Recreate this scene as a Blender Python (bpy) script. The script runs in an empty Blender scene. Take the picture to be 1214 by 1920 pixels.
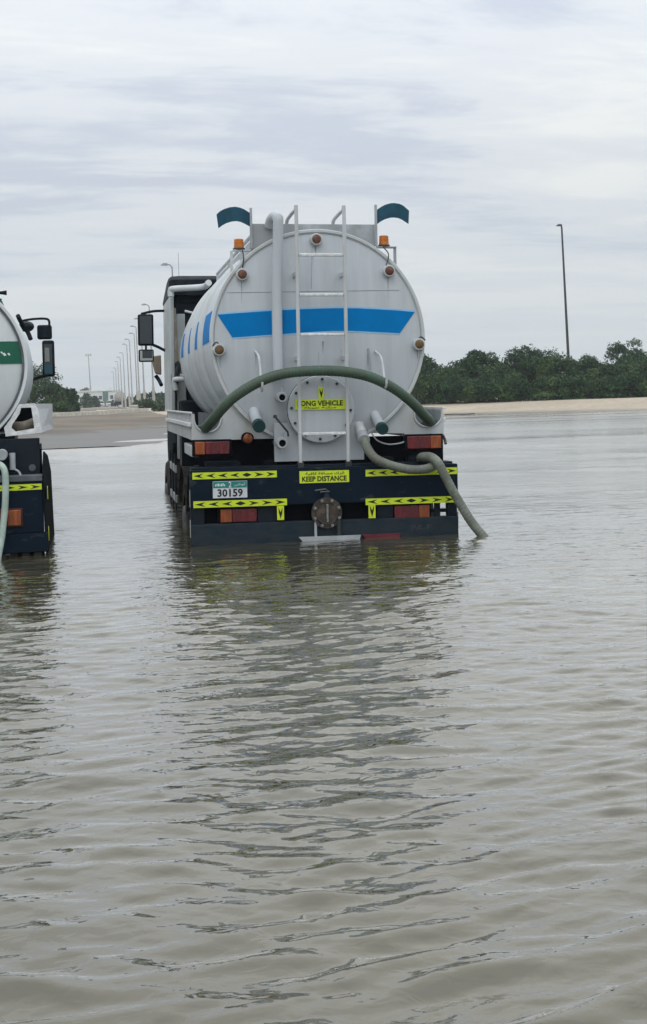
import bpy, math, random
import numpy as np
from mathutils import Vector, Matrix
random.seed(7)
RNG = np.random.default_rng(11)
rad = math.radians

# ------------------------------------------------------------------ camera, world, sun, exposure
S = bpy.context.scene
FPX, CX, CY = 2400.0, 607.0, 745.0            # focal length and principal point, in pixels of the 1214 x 1920 photo
YAW, ROLL, CAM_H = rad(9.857), rad(1.7), 1.335
Fw = Vector((math.sin(YAW), math.cos(YAW), 0))
R0 = Vector((math.cos(YAW), -math.sin(YAW), 0)); U0 = Vector((0, 0, 1))
Rt = R0 * math.cos(ROLL) - U0 * math.sin(ROLL)
Up = U0 * math.cos(ROLL) + R0 * math.sin(ROLL)
CAM = Vector((0, 0, CAM_H))
cd = bpy.data.cameras.new('camera'); cam = bpy.data.objects.new('camera', cd)
S.collection.objects.link(cam)
cd.sensor_fit = 'VERTICAL'; cd.sensor_height = 24.0; cd.lens = FPX / 1920 * 24.0
cd.shift_y = -(960 - CY) / 1920.0
cd.clip_start = 0.05; cd.clip_end = 6000
M4 = Matrix.Identity(4)
for i in range(3):
    M4[i][0] = Rt[i]; M4[i][1] = Up[i]; M4[i][2] = -Fw[i]; M4[i][3] = CAM[i]
cam.matrix_world = M4
S.camera = cam

SUN_EL, SUN_AZ = 58.0, 200.0                  # azimuth clockwise from +Y: high, behind the camera
W = bpy.data.worlds.new('World'); S.world = W; W.use_nodes = True
def build_world():
    nt = W.node_tree; N = nt.nodes; Lk = nt.links; N.clear()
    out = N.new('ShaderNodeOutputWorld')
    sky = N.new('ShaderNodeTexSky'); sky.sky_type = 'NISHITA'; sky.sun_disc = False
    sky.sun_elevation = rad(SUN_EL); sky.sun_rotation = rad(SUN_AZ); sky.dust_density = 3.0
    b1 = N.new('ShaderNodeBackground'); b1.inputs['Strength'].default_value = 0.1
    Lk.new(sky.outputs[0], b1.inputs['Color'])
    tc = N.new('ShaderNodeTexCoord'); sep = N.new('ShaderNodeSeparateXYZ'); Lk.new(tc.outputs['Generated'], sep.inputs[0])
    def m(op, a, b=None, clamp=False):
        n = N.new('ShaderNodeMath'); n.operation = op; n.use_clamp = clamp
        for i, v in enumerate((a, b)):
            if v is None: continue
            if isinstance(v, (int, float)): n.inputs[i].default_value = v
            else: Lk.new(v, n.inputs[i])
        return n.outputs[0]
    z = m('ABSOLUTE', sep.outputs[2]); zz = m('ADD', z, 0.085)
    px = m('DIVIDE', sep.outputs[0], zz); py = m('DIVIDE', sep.outputs[1], zz)
    cmb = N.new('ShaderNodeCombineXYZ'); Lk.new(px, cmb.inputs[0]); Lk.new(py, cmb.inputs[1])
    def noise(scale, det, rough, off, dist=0.0):
        mp = N.new('ShaderNodeMapping'); mp.inputs['Location'].default_value = off
        mp.inputs['Rotation'].default_value = (0, 0, rad(-12)); mp.inputs['Scale'].default_value = (0.50, 1.0, 1.0)
        Lk.new(cmb.outputs[0], mp.inputs[0])
        n = N.new('ShaderNodeTexNoise'); n.inputs['Scale'].default_value = scale; n.inputs['Detail'].default_value = det
        n.inputs['Roughness'].default_value = rough; n.inputs['Distortion'].default_value = dist
        Lk.new(mp.outputs[0], n.inputs['Vector']); return n.outputs[0]
    big = noise(0.62, 6, 0.55, (3.1, 1.7, 0.0), 0.15)
    fine = noise(1.9, 10, 0.62, (0.4, 7.7, 2.0), 0.35)
    mixf = m('ADD', m('MULTIPLY', big, 0.52), m('MULTIPLY', fine, 0.48))
    ramp = N.new('ShaderNodeValToRGB'); Lk.new(mixf, ramp.inputs[0])
    cr = ramp.color_ramp; cr.interpolation = 'EASE'
    cr.elements[0].position = 0.39; cr.elements[0].color = (0.515, 0.56, 0.64, 1)
    cr.elements[1].position = 0.58; cr.elements[1].color = (0.745, 0.765, 0.760, 1)
    e = cr.elements.new(0.47); e.color = (0.645, 0.68, 0.715, 1)
    # thin even veil low over the horizon
    veil = m('SUBTRACT', 1.0, m('DIVIDE', z, 0.17), True)
    veil = m('MULTIPLY', m('POWER', veil, 1.2), 0.85)
    mx = N.new('ShaderNodeMix'); mx.data_type = 'RGBA'; Lk.new(veil, mx.inputs[0])
    Lk.new(ramp.outputs[0], mx.inputs[6]); mx.inputs[7].default_value = (0.66, 0.73, 0.80, 1)
    b2 = N.new('ShaderNodeBackground'); Lk.new(mx.outputs[2], b2.inputs['Color']); Lk.new(m('ADD', m('MULTIPLY', z, 1.8), 0.86), b2.inputs['Strength'])   # an overcast sky grows brighter towards the zenith
    ms = N.new('ShaderNodeMixShader'); ms.inputs[0].default_value = 0.93
    Lk.new(b1.outputs[0], ms.inputs[1]); Lk.new(b2.outputs[0], ms.inputs[2])
    Lk.new(ms.outputs[0], out.inputs['Surface'])
build_world()
sl = bpy.data.lights.new('sun', 'SUN'); sl.energy = 0.5; sl.angle = rad(25); sl.color = (1.0, 0.97, 0.93)
sun = bpy.data.objects.new('sun', sl); S.collection.objects.link(sun)
sdir = Vector((math.sin(rad(SUN_AZ)) * math.cos(rad(SUN_EL)), math.cos(rad(SUN_AZ)) * math.cos(rad(SUN_EL)), math.sin(rad(SUN_EL))))
sun.rotation_euler = (-sdir).to_track_quat('-Z', 'Y').to_euler()
S.view_settings.view_transform = 'Standard'; S.view_settings.look = 'None'
S.view_settings.exposure = 0.0; S.view_settings.gamma = 1.0; S.view_settings.use_curve_mapping = False
S.cycles.max_bounces = 8; S.cycles.glossy_bounces = 4; S.cycles.diffuse_bounces = 3; S.cycles.volume_bounces = 1

# ------------------------------------------------------------------ helpers
COL = S.collection
def ray(px, py): return Fw + Rt * ((px - CX) / FPX) - Up * ((py - CY) / FPX)
def on_depth(px, py, d):                      # a photo pixel taken to its real distance from the camera
    return CAM + ray(px, py) * d
def tag(o, label=None, cat=None, group=None, kind=None):
    if label: o['label'] = label
    if cat: o['category'] = cat
    if group: o['group'] = group
    if kind: o['kind'] = kind
    return o
def empty(name, mat4=None):
    o = bpy.data.objects.new(name, None); COL.objects.link(o); o.empty_display_size = 0.2
    if mat4 is not None: o.matrix_world = mat4
    return o

MATS = {}
def mat(name, col, rough=0.5, metal=0.0, var=0.10, scale=4.0, stretch=(1, 1, 1), col2=None, bump=0.0, bscale=60.0,
        emit=0.0, island=0.0, spec=0.35, coat=0.0, lo=0.45, hi=0.65, trans=0.0):
    if name in MATS: return MATS[name]
    m = bpy.data.materials.new(name); m.use_nodes = True; MATS[name] = m
    nt = m.node_tree; N = nt.nodes; Lk = nt.links
    b = N['Principled BSDF']
    b.inputs['Roughness'].default_value = rough; b.inputs['Metallic'].default_value = metal
    b.inputs['Specular IOR Level'].default_value = spec; b.inputs['Coat Weight'].default_value = coat
    tc = N.new('ShaderNodeTexCoord'); mp = N.new('ShaderNodeMapping'); mp.inputs['Scale'].default_value = stretch
    Lk.new(tc.outputs['Object'], mp.inputs[0])
    nz = N.new('ShaderNodeTexNoise'); nz.inputs['Scale'].default_value = scale; nz.inputs['Detail'].default_value = 6
    nz.inputs['Roughness'].default_value = 0.62
    Lk.new(mp.outputs[0], nz.inputs['Vector'])
    rp = N.new('ShaderNodeValToRGB'); Lk.new(nz.outputs[0], rp.inputs[0])
    c2 = col2 if col2 else tuple(c * (1 - 2.2 * var) for c in col)
    rp.color_ramp.elements[0].position = lo; rp.color_ramp.elements[0].color = (*c2, 1)
    rp.color_ramp.elements[1].position = hi; rp.color_ramp.elements[1].color = (*col, 1)
    src = rp.outputs[0]
    if island:
        g = N.new('ShaderNodeNewGeometry'); hs = N.new('ShaderNodeHueSaturation')
        mr = N.new('ShaderNodeMapRange'); mr.inputs[3].default_value = 1 - island; mr.inputs[4].default_value = 1 + island
        Lk.new(g.outputs['Random Per Island'], mr.inputs[0]); Lk.new(mr.outputs[0], hs.inputs['Value'])
        Lk.new(src, hs.inputs['Color']); src = hs.outputs[0]
    Lk.new(src, b.inputs['Base Color'])
    mr2 = N.new('ShaderNodeMapRange'); mr2.inputs[3].default_value = min(1, rough * 1.25); mr2.inputs[4].default_value = rough * 0.85
    Lk.new(nz.outputs[0], mr2.inputs[0]); Lk.new(mr2.outputs[0], b.inputs['Roughness'])
    if bump:
        n2 = N.new('ShaderNodeTexNoise'); n2.inputs['Scale'].default_value = bscale; n2.inputs['Detail'].default_value = 3
        Lk.new(tc.outputs['Object'], n2.inputs['Vector'])
        bp = N.new('ShaderNodeBump'); bp.inputs['Strength'].default_value = 1.0; bp.inputs['Distance'].default_value = bump
        Lk.new(n2.outputs[0], bp.inputs['Height']); Lk.new(bp.outputs[0], b.inputs['Normal'])
    if trans: b.inputs['Transmission Weight'].default_value = trans
    if emit: b.inputs['Emission Color'].default_value = (*col, 1); b.inputs['Emission Strength'].default_value = emit
    return m

class MB:
    def __init__(s): s.v = []; s.f = []
    def add(s, vs, fs):
        o = len(s.v); s.v += [tuple(p) for p in vs]; s.f += [tuple(i + o for i in f) for f in fs]; return s
    def box(s, x0, x1, y0, y1, z0, z1):
        return s.add([(x0, y0, z0), (x1, y0, z0), (x1, y1, z0), (x0, y1, z0), (x0, y0, z1), (x1, y0, z1), (x1, y1, z1), (x0, y1, z1)],
                     [(0, 3, 2, 1), (4, 5, 6, 7), (0, 1, 5, 4), (1, 2, 6, 5), (2, 3, 7, 6), (3, 0, 4, 7)])
    def prism(s, poly, y0, y1):               # polygon in x,z pushed from y0 to y1
        n = len(poly); a = sum(poly[i][0] * poly[(i + 1) % n][1] - poly[(i + 1) % n][0] * poly[i][1] for i in range(n))
        if a < 0: poly = poly[::-1]
        vs = [(x, y0, z) for x, z in poly] + [(x, y1, z) for x, z in poly]
        return s.add(vs, [tuple(range(n)), tuple(range(2 * n - 1, n - 1, -1))] + [((i + 1) % n, i, i + n, (i + 1) % n + n) for i in range(n)])
    def prism_x(s, poly, x0, x1):             # polygon in y,z pushed from x0 to x1
        n = len(poly); a = sum(poly[i][0] * poly[(i + 1) % n][1] - poly[(i + 1) % n][0] * poly[i][1] for i in range(n))
        if a < 0: poly = poly[::-1]
        vs = [(x0, y, z) for y, z in poly] + [(x1, y, z) for y, z in poly]
        return s.add(vs, [tuple(range(n - 1, -1, -1)), tuple(range(n, 2 * n))] + [(i, (i + 1) % n, (i + 1) % n + n, i + n) for i in range(n)])
    def tube(s, pts, r, seg=12, cap=True):
        pts = [Vector(p) for p in pts]; rs = r if isinstance(r, (list, tuple)) else [r] * len(pts)
        o = len(s.v); n = len(pts); prev = None
        for i, p in enumerate(pts):
            t = (pts[min(i + 1, n - 1)] - pts[max(i - 1, 0)]).normalized()
            if prev is None:
                a = Vector((0, 0, 1)) if abs(t.z) < 0.9 else Vector((1, 0, 0)); u = t.cross(a).normalized()
            else: u = (prev - t * prev.dot(t)).normalized()
            w = t.cross(u); prev = u
            for k in range(seg):
                q = 2 * math.pi * k / seg; s.v.append(tuple(p + (u * math.cos(q) + w * math.sin(q)) * rs[i]))
        for i in range(n - 1):
            for k in range(seg):
                a = o + i * seg + k; b = o + i * seg + (k + 1) % seg
                s.f.append((a, b, b + seg, a + seg))
        if cap:
            s.f.append(tuple(o + k for k in range(seg - 1, -1, -1))); s.f.append(tuple(o + (n - 1) * seg + k for k in range(seg)))
        return s
    def lathe_y(s, prof, cx, cz, seg=48, ax=1.0, az=1.0):   # profile of (radius, y) turned about the y axis
        o = len(s.v); n = len(prof)
        for r, y in prof:
            for k in range(seg):
                q = 2 * math.pi * k / seg; s.v.append((cx + r * ax * math.sin(q), y, cz + r * az * math.cos(q)))
        for i in range(n - 1):
            for k in range(seg):
                a = o + i * seg + k; b = o + i * seg + (k + 1) % seg
                s.f.append((a, a + seg, b + seg, b))
        return s
    def mesh(s, name, smooth=True, ang=35):
        me = bpy.data.meshes.new(name); me.from_pydata(s.v, [], s.f); me.validate(); me.update()
        if smooth:
            me.shade_smooth(); me.set_sharp_from_angle(angle=rad(ang))
        return me
    def build(s, name, m, parent=None, bevel=0.0, smooth=True, ang=35, label=None):
        o = bpy.data.objects.new(name, s.mesh(name, smooth, ang)); COL.objects.link(o)
        if m: o.data.materials.append(m)
        if parent: o.parent = parent
        if bevel:
            b = o.modifiers.new('bevel', 'BEVEL'); b.width = bevel; b.segments = 2; b.limit_method = 'ANGLE'; b.angle_limit = rad(40)
        if label: o['label'] = label
        return o

def bend(pts, n=6):                           # Catmull-Rom through the points
    P = [Vector(p) for p in pts]; P = [P[0] * 2 - P[1]] + P + [P[-1] * 2 - P[-2]]; out = []
    for i in range(1, len(P) - 2):
        for k in range(n):
            t = k / n; a, b, c, d = P[i - 1:i + 3]
            out.append(0.5 * ((2 * b) + (c - a) * t + (2 * a - 5 * b + 4 * c - d) * t * t + (3 * b - a - 3 * c + d) * t ** 3))
    return out + [P[-2]]

def text(body, name, m, parent, x0, x1, z0, z1, y, fit=True, bold=0.0):
    cu = bpy.data.curves.new('t', 'FONT'); cu.body = body; cu.resolution_u = 2; cu.offset = bold; cu.extrude = 0.0
    to = bpy.data.objects.new('t', cu); COL.objects.link(to)
    dg = bpy.context.evaluated_depsgraph_get(); dg.update()
    me = bpy.data.meshes.new_from_object(to.evaluated_get(dg)); bpy.data.objects.remove(to); bpy.data.curves.remove(cu)
    n = len(me.vertices); co = np.zeros(n * 3); me.vertices.foreach_get('co', co); co = co.reshape(-1, 3)
    if n:
        lo, hi = co.min(0), co.max(0)
        sx = (x1 - x0) / (hi[0] - lo[0]); sz = (z1 - z0) / (hi[1] - lo[1])
        X = x0 + (co[:, 0] - lo[0]) * sx; Z = z0 + (co[:, 1] - lo[1]) * sz
        co = np.stack([X, np.full(n, y), Z], 1); me.vertices.foreach_set('co', co.ravel()); me.update()
    o = bpy.data.objects.new(name, me); COL.objects.link(o); me.materials.clear(); me.materials.append(m); o.parent = parent
    return o

# ------------------------------------------------------------------ materials
m_tank = mat('tank_paint', (0.49, 0.53, 0.56), 0.38, var=0.05, scale=2.2, stretch=(2.2, 2.2, 0.35), bump=0.0015, bscale=3, lo=0.38, hi=0.62)
m_tankend = mat('tank_end_paint', (0.49, 0.53, 0.56), 0.42, var=0.05, scale=3.0, stretch=(3.0, 1, 0.28), bump=0.003, bscale=2.2, lo=0.36, hi=0.60)
m_white = mat('white_steel', (0.53, 0.57, 0.59), 0.45, var=0.11, scale=5, stretch=(1, 1, 0.5), col2=(0.47, 0.47, 0.45), lo=0.33, hi=0.6)
m_rung = mat('worn_rung', (0.80, 0.82, 0.83), 0.35, var=0.12, scale=25)
m_grey = mat('grey_steel', (0.42, 0.45, 0.47), 0.5, var=0.12, scale=5)
m_dgrey = mat('dark_grey_steel', (0.12, 0.135, 0.15), 0.55, var=0.15, scale=6)
m_black = mat('black_chassis', (0.008, 0.014, 0.022), 0.5, var=0.15, scale=7, col2=(0.016, 0.021, 0.028), bump=0.002, bscale=9, spec=0.06)
m_beam = mat('black_bumper_paint', (0.006, 0.013, 0.024), 0.55, var=0.15, scale=5, stretch=(1, 1, 2), col2=(0.040, 0.050, 0.058), lo=0.30, hi=0.42, bump=0.003, bscale=6, spec=0.06)
m_beamlow = mat('muddy_bumper_paint', (0.014, 0.027, 0.041), 0.65, scale=6, stretch=(1, 1, 2.5), col2=(0.028, 0.038, 0.045), bump=0.003, bscale=6, spec=0.06)
m_dark = mat('dark_void', (0.006, 0.008, 0.012), 0.8, spec=0.06)
m_rubber = mat('rubber', (0.018, 0.019, 0.021), 0.75, var=0.2, scale=12, col2=(0.05, 0.046, 0.04), bump=0.002, bscale=40, spec=0.06)
m_blue = mat('blue_band_paint', (0.0, 0.185, 0.50), 0.55, var=0.05, scale=6, spec=0.06)
m_bluehi = mat('pale_blue_edge', (0.30, 0.55, 0.80), 0.42, var=0.05)
m_teal = mat('dark_teal_plate', (0.004, 0.048, 0.085), 0.5, var=0.15, scale=8, col2=(0.007, 0.070, 0.115))
m_tealcap = mat('teal_cap', (0.012, 0.055, 0.060), 0.5, var=0.1)
m_hose = mat('green_hose', (0.055, 0.105, 0.072), 0.5, scale=6, col2=(0.058, 0.085, 0.060), bump=0.002, bscale=30)
m_hose2 = mat('grey_green_hose', (0.19, 0.215, 0.175), 0.5, scale=6, col2=(0.115, 0.125, 0.10), bump=0.002, bscale=30)
m_hose3 = mat('pale_green_hose', (0.40, 0.49, 0.44), 0.4, scale=9, col2=(0.30, 0.38, 0.33))
m_amber = mat('amber_lens', (0.60, 0.18, 0.015), 0.3, var=0.12, scale=20, coat=0.3)
m_amberdk = mat('amber_tail_lens', (0.36, 0.080, 0.010), 0.25, var=0.2, scale=28, stretch=(1, 1, 0.15), coat=0.3, bump=0.004, bscale=70)
m_red = mat('red_tail_lens', (0.150, 0.004, 0.009), 0.25, var=0.2, scale=28, stretch=(1, 1, 0.15), coat=0.3, bump=0.004, bscale=70)
m_mark = mat('rusty_red_lens', (0.20, 0.085, 0.055), 0.45, var=0.2, scale=30)
m_mark2 = mat('rusty_brown_lens', (0.19, 0.115, 0.045), 0.45, var=0.2, scale=30)
m_yel = mat('yellow_tape', (0.62, 0.76, 0.035), 0.4, var=0.06, scale=9)
m_ink = mat('black_print', (0.012, 0.014, 0.010), 0.5)
m_palewhite = mat('white_print', (0.75, 0.78, 0.77), 0.5, var=0.05)
m_plate = mat('number_plate_white', (0.62, 0.66, 0.70), 0.4, var=0.06)
m_plateg = mat('number_plate_teal', (0.02, 0.22, 0.19), 0.4, var=0.06)
m_bronze = mat('rusty_bronze', (0.105, 0.085, 0.065), 0.55, metal=0.3, scale=14, col2=(0.05, 0.042, 0.036), bump=0.003, bscale=30)
m_bolt = mat('bolt_steel', (0.33, 0.33, 0.31), 0.45, metal=0.5, var=0.2, scale=40)
m_bolt2 = mat('dark_bolt', (0.045, 0.055, 0.06), 0.5, var=0.2)
m_cabdk = mat('cab_dark_plastic', (0.017, 0.024, 0.030), 0.5, var=0.15, scale=6, col2=(0.009, 0.013, 0.018), spec=0.06)
m_cabgr = mat('cab_side_grey', (0.42, 0.46, 0.46), 0.4, var=0.08, scale=3)
m_glass = mat('mirror_glass', (0.03, 0.04, 0.05), 0.06, var=0.02, spec=0.6)
m_glassl = mat('mirror_glass_pale_reflection', (0.45, 0.48, 0.48), 0.12, var=0.02)  # the bright reflection is put into the glass colour
m_beige = mat('beige_steel', (0.42, 0.37, 0.29), 0.5, scale=6, col2=(0.30, 0.25, 0.19))
m_green = mat('green_band_paint', (0.006, 0.115, 0.065), 0.4, var=0.06)
m_tank2 = mat('white_tank_paint', (0.66, 0.70, 0.71), 0.4, var=0.05, scale=2.5, stretch=(2, 2, 0.4), lo=0.36, hi=0.6)
m_cloth = mat('green_cloth', (0.045, 0.24, 0.19), 0.85, var=0.2, scale=14, bump=0.01, bscale=18)
m_bark = mat('bark', (0.075, 0.055, 0.038), 0.9, var=0.2, scale=9, bump=0.01, bscale=25)
m_leaf1 = mat('leaf_dark', (0.038, 0.094, 0.024), 0.6, scale=0.7, col2=(0.013, 0.042, 0.015), island=0.45, spec=0.15)
m_leaf2 = mat('leaf_mid', (0.072, 0.120, 0.030), 0.6, scale=0.7, col2=(0.022, 0.052, 0.017), island=0.45, spec=0.15)
m_leaf3 = mat('leaf_olive', (0.085, 0.118, 0.052), 0.6, scale=1.0, col2=(0.045, 0.072, 0.036), island=0.45, spec=0.15)
m_pole = mat('galvanised_pole', (0.40, 0.42, 0.42), 0.5, metal=0.2, var=0.1, scale=2)
m_poledk = mat('dark_pole', (0.055, 0.065, 0.070), 0.55, var=0.15, scale=2)
m_polebase = mat('painted_pole_base', (0.50, 0.50, 0.45), 0.6, var=0.12, scale=5)
m_kerb = mat("kerb_concrete", (0.66, 0.62, 0.53), 0.85, var=0.12, scale=3, bump=0.005)
m_wall = mat('pale_render', (0.66, 0.70, 0.70), 0.8, var=0.07, scale=0.6)
m_win = mat('dark_window', (0.03, 0.04, 0.045), 0.12)
m_greenp = mat('green_glazing', (0.055, 0.145, 0.120), 0.2, var=0.1)
m_carw = mat('white_car_paint', (0.72, 0.73, 0.73), 0.25, var=0.03, coat=0.4)
m_concrete = mat('weathered_concrete', (0.46, 0.43, 0.36), 0.85, var=0.12, scale=2)
m_road = mat('dusty_asphalt', (0.205, 0.165, 0.120), 0.85, scale=0.25, stretch=(0.5, 0.6, 1), col2=(0.115, 0.098, 0.078), bump=0.01, bscale=12)
m_wetroad = mat('wet_asphalt', (0.075, 0.072, 0.066), 0.45, scale=0.5, stretch=(1, 0.3, 1), col2=(0.05, 0.049, 0.046), bump=0.01, bscale=12)

def wet_margin(m, dry, wet, z0, z1):            # a surface stays dark and slick just above the flood
    nt = m.node_tree; N = nt.nodes; Lk = nt.links; b = N['Principled BSDF']
    g = N.new('ShaderNodeNewGeometry'); sp = N.new('ShaderNodeSeparateXYZ'); Lk.new(g.outputs['Position'], sp.inputs[0])
    nz = N.new('ShaderNodeTexNoise'); nz.inputs['Scale'].default_value = 0.6; nz.inputs['Detail'].default_value = 5; Lk.new(g.outputs['Position'], nz.inputs['Vector'])
    ad = N.new('ShaderNodeMath'); ad.operation = 'MULTIPLY_ADD'; Lk.new(nz.outputs[0], ad.inputs[0]); ad.inputs[1].default_value = -0.14; Lk.new(sp.outputs[2], ad.inputs[2])
    mr = N.new('ShaderNodeMapRange'); mr.inputs[1].default_value = z0; mr.inputs[2].default_value = z1; mr.inputs[3].default_value = 1; mr.inputs[4].default_value = 0; Lk.new(ad.outputs[0], mr.inputs[0])
    src = b.inputs['Base Color'].links[0].from_socket; mx = N.new('ShaderNodeMix'); mx.data_type = 'RGBA'
    Lk.new(mr.outputs[0], mx.inputs[0]); Lk.new(src, mx.inputs[6]); mx.inputs[7].default_value = (*wet, 1); Lk.new(mx.outputs[2], b.inputs['Base Color'])
    rr = N.new('ShaderNodeMapRange'); rr.inputs[3].default_value = 0.85; rr.inputs[4].default_value = 0.40; Lk.new(mr.outputs[0], rr.inputs[0]); Lk.new(rr.outputs[0], b.inputs['Roughness'])
wet_margin(m_road, None, (0.075, 0.068, 0.058), 0.02, 0.12)

# ------------------------------------------------------------------ ground, water
SHORE = [(-400, 5), (-60, 20), (-12, 36), (-1.7, 41.6), (2.6, 56.1), (10, 73), (21.5, 78.5), (31.8, 71.2), (60, 58), (400, 30)]
def shore_dist(X, Y):
    best = np.full(X.shape, 1e9); side = np.zeros(X.shape)
    for (ax, ay), (bx, by) in zip(SHORE[:-1], SHORE[1:]):
        dx, dy = bx - ax, by - ay; L2 = dx * dx + dy * dy
        t = np.clip(((X - ax) * dx + (Y - ay) * dy) / L2, 0, 1)
        d = np.hypot(X - ax - t * dx, Y - ay - t * dy)
        best = np.minimum(best, d)
    yb = np.interp(X, [p[0] for p in SHORE], [p[1] for p in SHORE])
    return best * np.where(Y > yb, 1, -1)
def sstep(a, b, x):
    t = np.clip((x - a) / (b - a), 0, 1); return t * t * (3 - 2 * t)
def ground_h(X, Y):
    s = shore_dist(X, Y)
    wob = 0.05 * np.sin(X * 0.31 + 1.0) * np.sin(Y * 0.23) + 0.03 * np.sin(X * 0.9 + Y * 0.7)
    right = sstep(8, 18, X)
    up = (0.34 * sstep(-1, 16, s) + 0.004 * np.clip(s, 0, 40)) * (1 - right) + (0.66 * sstep(0, 13, s) + 0.03 * sstep(13, 40, s)) * right
    dn = -0.56 * sstep(0, 22, -s)
    rag = 0.022 * np.sin(X * 0.8 + 0.5 * Y) + 0.018 * np.sin(1.9 * X - 1.1 * Y + 2) + 0.012 * np.sin(3.7 * X + 2.3 * Y) + 0.010 * np.sin(0.9 * Y + 1.0)
    return np.where(s > 0, up + wob * (0.5 - 0.35 * right) * sstep(0, 6, s), dn) + rag * (1 - 0.6 * right) * sstep(12, 3, np.abs(s))
def sheet(name, X, Y, Z, m, extra=None):
    nr, nc = X.shape; me = bpy.data.meshes.new(name)
    co = np.stack([X, Y, Z], -1).reshape(-1, 3).astype(np.float32)
    idx = np.arange(nr * nc).reshape(nr, nc)
    q = np.stack([idx[:-1, :-1], idx[:-1, 1:], idx[1:, 1:], idx[1:, :-1]], -1).reshape(-1, 4)
    me.vertices.add(len(co)); me.vertices.foreach_set('co', co.ravel())
    me.loops.add(q.size); me.loops.foreach_set('vertex_index', q.ravel().astype(np.int32))
    me.polygons.add(len(q)); me.polygons.foreach_set('loop_start', (np.arange(len(q)) * 4).astype(np.int32))
    if extra is not None:
        a = me.attributes.new('swell_loss', 'FLOAT', 'POINT'); a.data.foreach_set('value', extra.ravel().astype(np.float32))
    me.update(calc_edges=True); me.validate(); me.shade_smooth()
    o = bpy.data.objects.new(name, me); COL.objects.link(o); me.materials.append(m); o['kind'] = 'structure'; return o

def mat_ground():
    m = bpy.data.materials.new('muddy_sand'); m.use_nodes = True; nt = m.node_tree; N = nt.nodes; Lk = nt.links; b = N['Principled BSDF']
    tc = N.new('ShaderNodeTexCoord')
    def nz(sc, det, st=(1, 1, 1)):
        mp = N.new('ShaderNodeMapping'); mp.inputs['Scale'].default_value = st; Lk.new(tc.outputs['Object'], mp.inputs[0])
        n = N.new('ShaderNodeTexNoise'); n.inputs['Scale'].default_value = sc; n.inputs['Detail'].default_value = det; Lk.new(mp.outputs[0], n.inputs[0]); return n.outputs[0]
    r1 = N.new('ShaderNodeValToRGB'); Lk.new(nz(0.12, 6, (0.5, 1, 1)), r1.inputs[0]); e = r1.color_ramp.elements
    e[0].position = 0.38; e[0].color = (0.37, 0.315, 0.24, 1); e[1].position = 0.62; e[1].color = (0.47, 0.405, 0.315, 1)
    mx = N.new('ShaderNodeMix'); mx.data_type = 'RGBA'; mx.blend_type = 'MULTIPLY'; mx.inputs[0].default_value = 0.45
    r2 = N.new('ShaderNodeValToRGB'); Lk.new(nz(2.5, 8), r2.inputs[0]); r2.color_ramp.elements[0].position = 0.3; r2.color_ramp.elements[0].color = (0.55, 0.53, 0.5, 1); r2.color_ramp.elements[1].position = 0.6
    Lk.new(r1.outputs[0], mx.inputs[6]); Lk.new(r2.outputs[0], mx.inputs[7])
    # damp margin: the strip just above the water line stays dark and wet
    g = N.new('ShaderNodeNewGeometry'); sp = N.new('ShaderNodeSeparateXYZ'); Lk.new(g.outputs['Position'], sp.inputs[0])
    mr = N.new('ShaderNodeMapRange'); mr.inputs[1].default_value = 0.02; mr.inputs[2].default_value = 0.13; mr.inputs[3].default_value = 1; mr.inputs[4].default_value = 0
    Lk.new(sp.outputs[2], mr.inputs[0])
    mw = N.new('ShaderNodeMix'); mw.data_type = 'RGBA'; Lk.new(mr.outputs[0], mw.inputs[0]); Lk.new(mx.outputs[2], mw.inputs[6]); mw.inputs[7].default_value = (0.165, 0.14, 0.11, 1)
    Lk.new(mw.outputs[2], b.inputs['Base Color'])
    rr = N.new('ShaderNodeMapRange'); rr.inputs[3].default_value = 0.9; rr.inputs[4].default_value = 0.35; Lk.new(mr.outputs[0], rr.inputs[0]); Lk.new(rr.outputs[0], b.inputs['Roughness'])
    bp = N.new('ShaderNodeBump'); bp.inputs['Distance'].default_value = 0.03; Lk.new(nz(1.5, 8), bp.inputs['Height']); Lk.new(bp.outputs[0], b.inputs['Normal'])
    return m
xs = np.concatenate([[-2500, -900, -400, -200, -120, -80], np.arange(-60, 90, 1.0), [95, 120, 160, 250, 400, 900, 2500]])
ys = np.concatenate([[-300, -60, -20, 0, 10, 20], np.arange(28, 110, 1.0), np.arange(110, 200, 4), [210, 240, 300, 380, 450, 600, 1000, 2000, 4500]])
GX, GY = np.meshgrid(xs, ys)
sheet('ground', GX, GY, ground_h(GX, GY), mat_ground())
def gz(x, y): return float(ground_h(np.array([float(x)]), np.array([float(y)]))[0])

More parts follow.
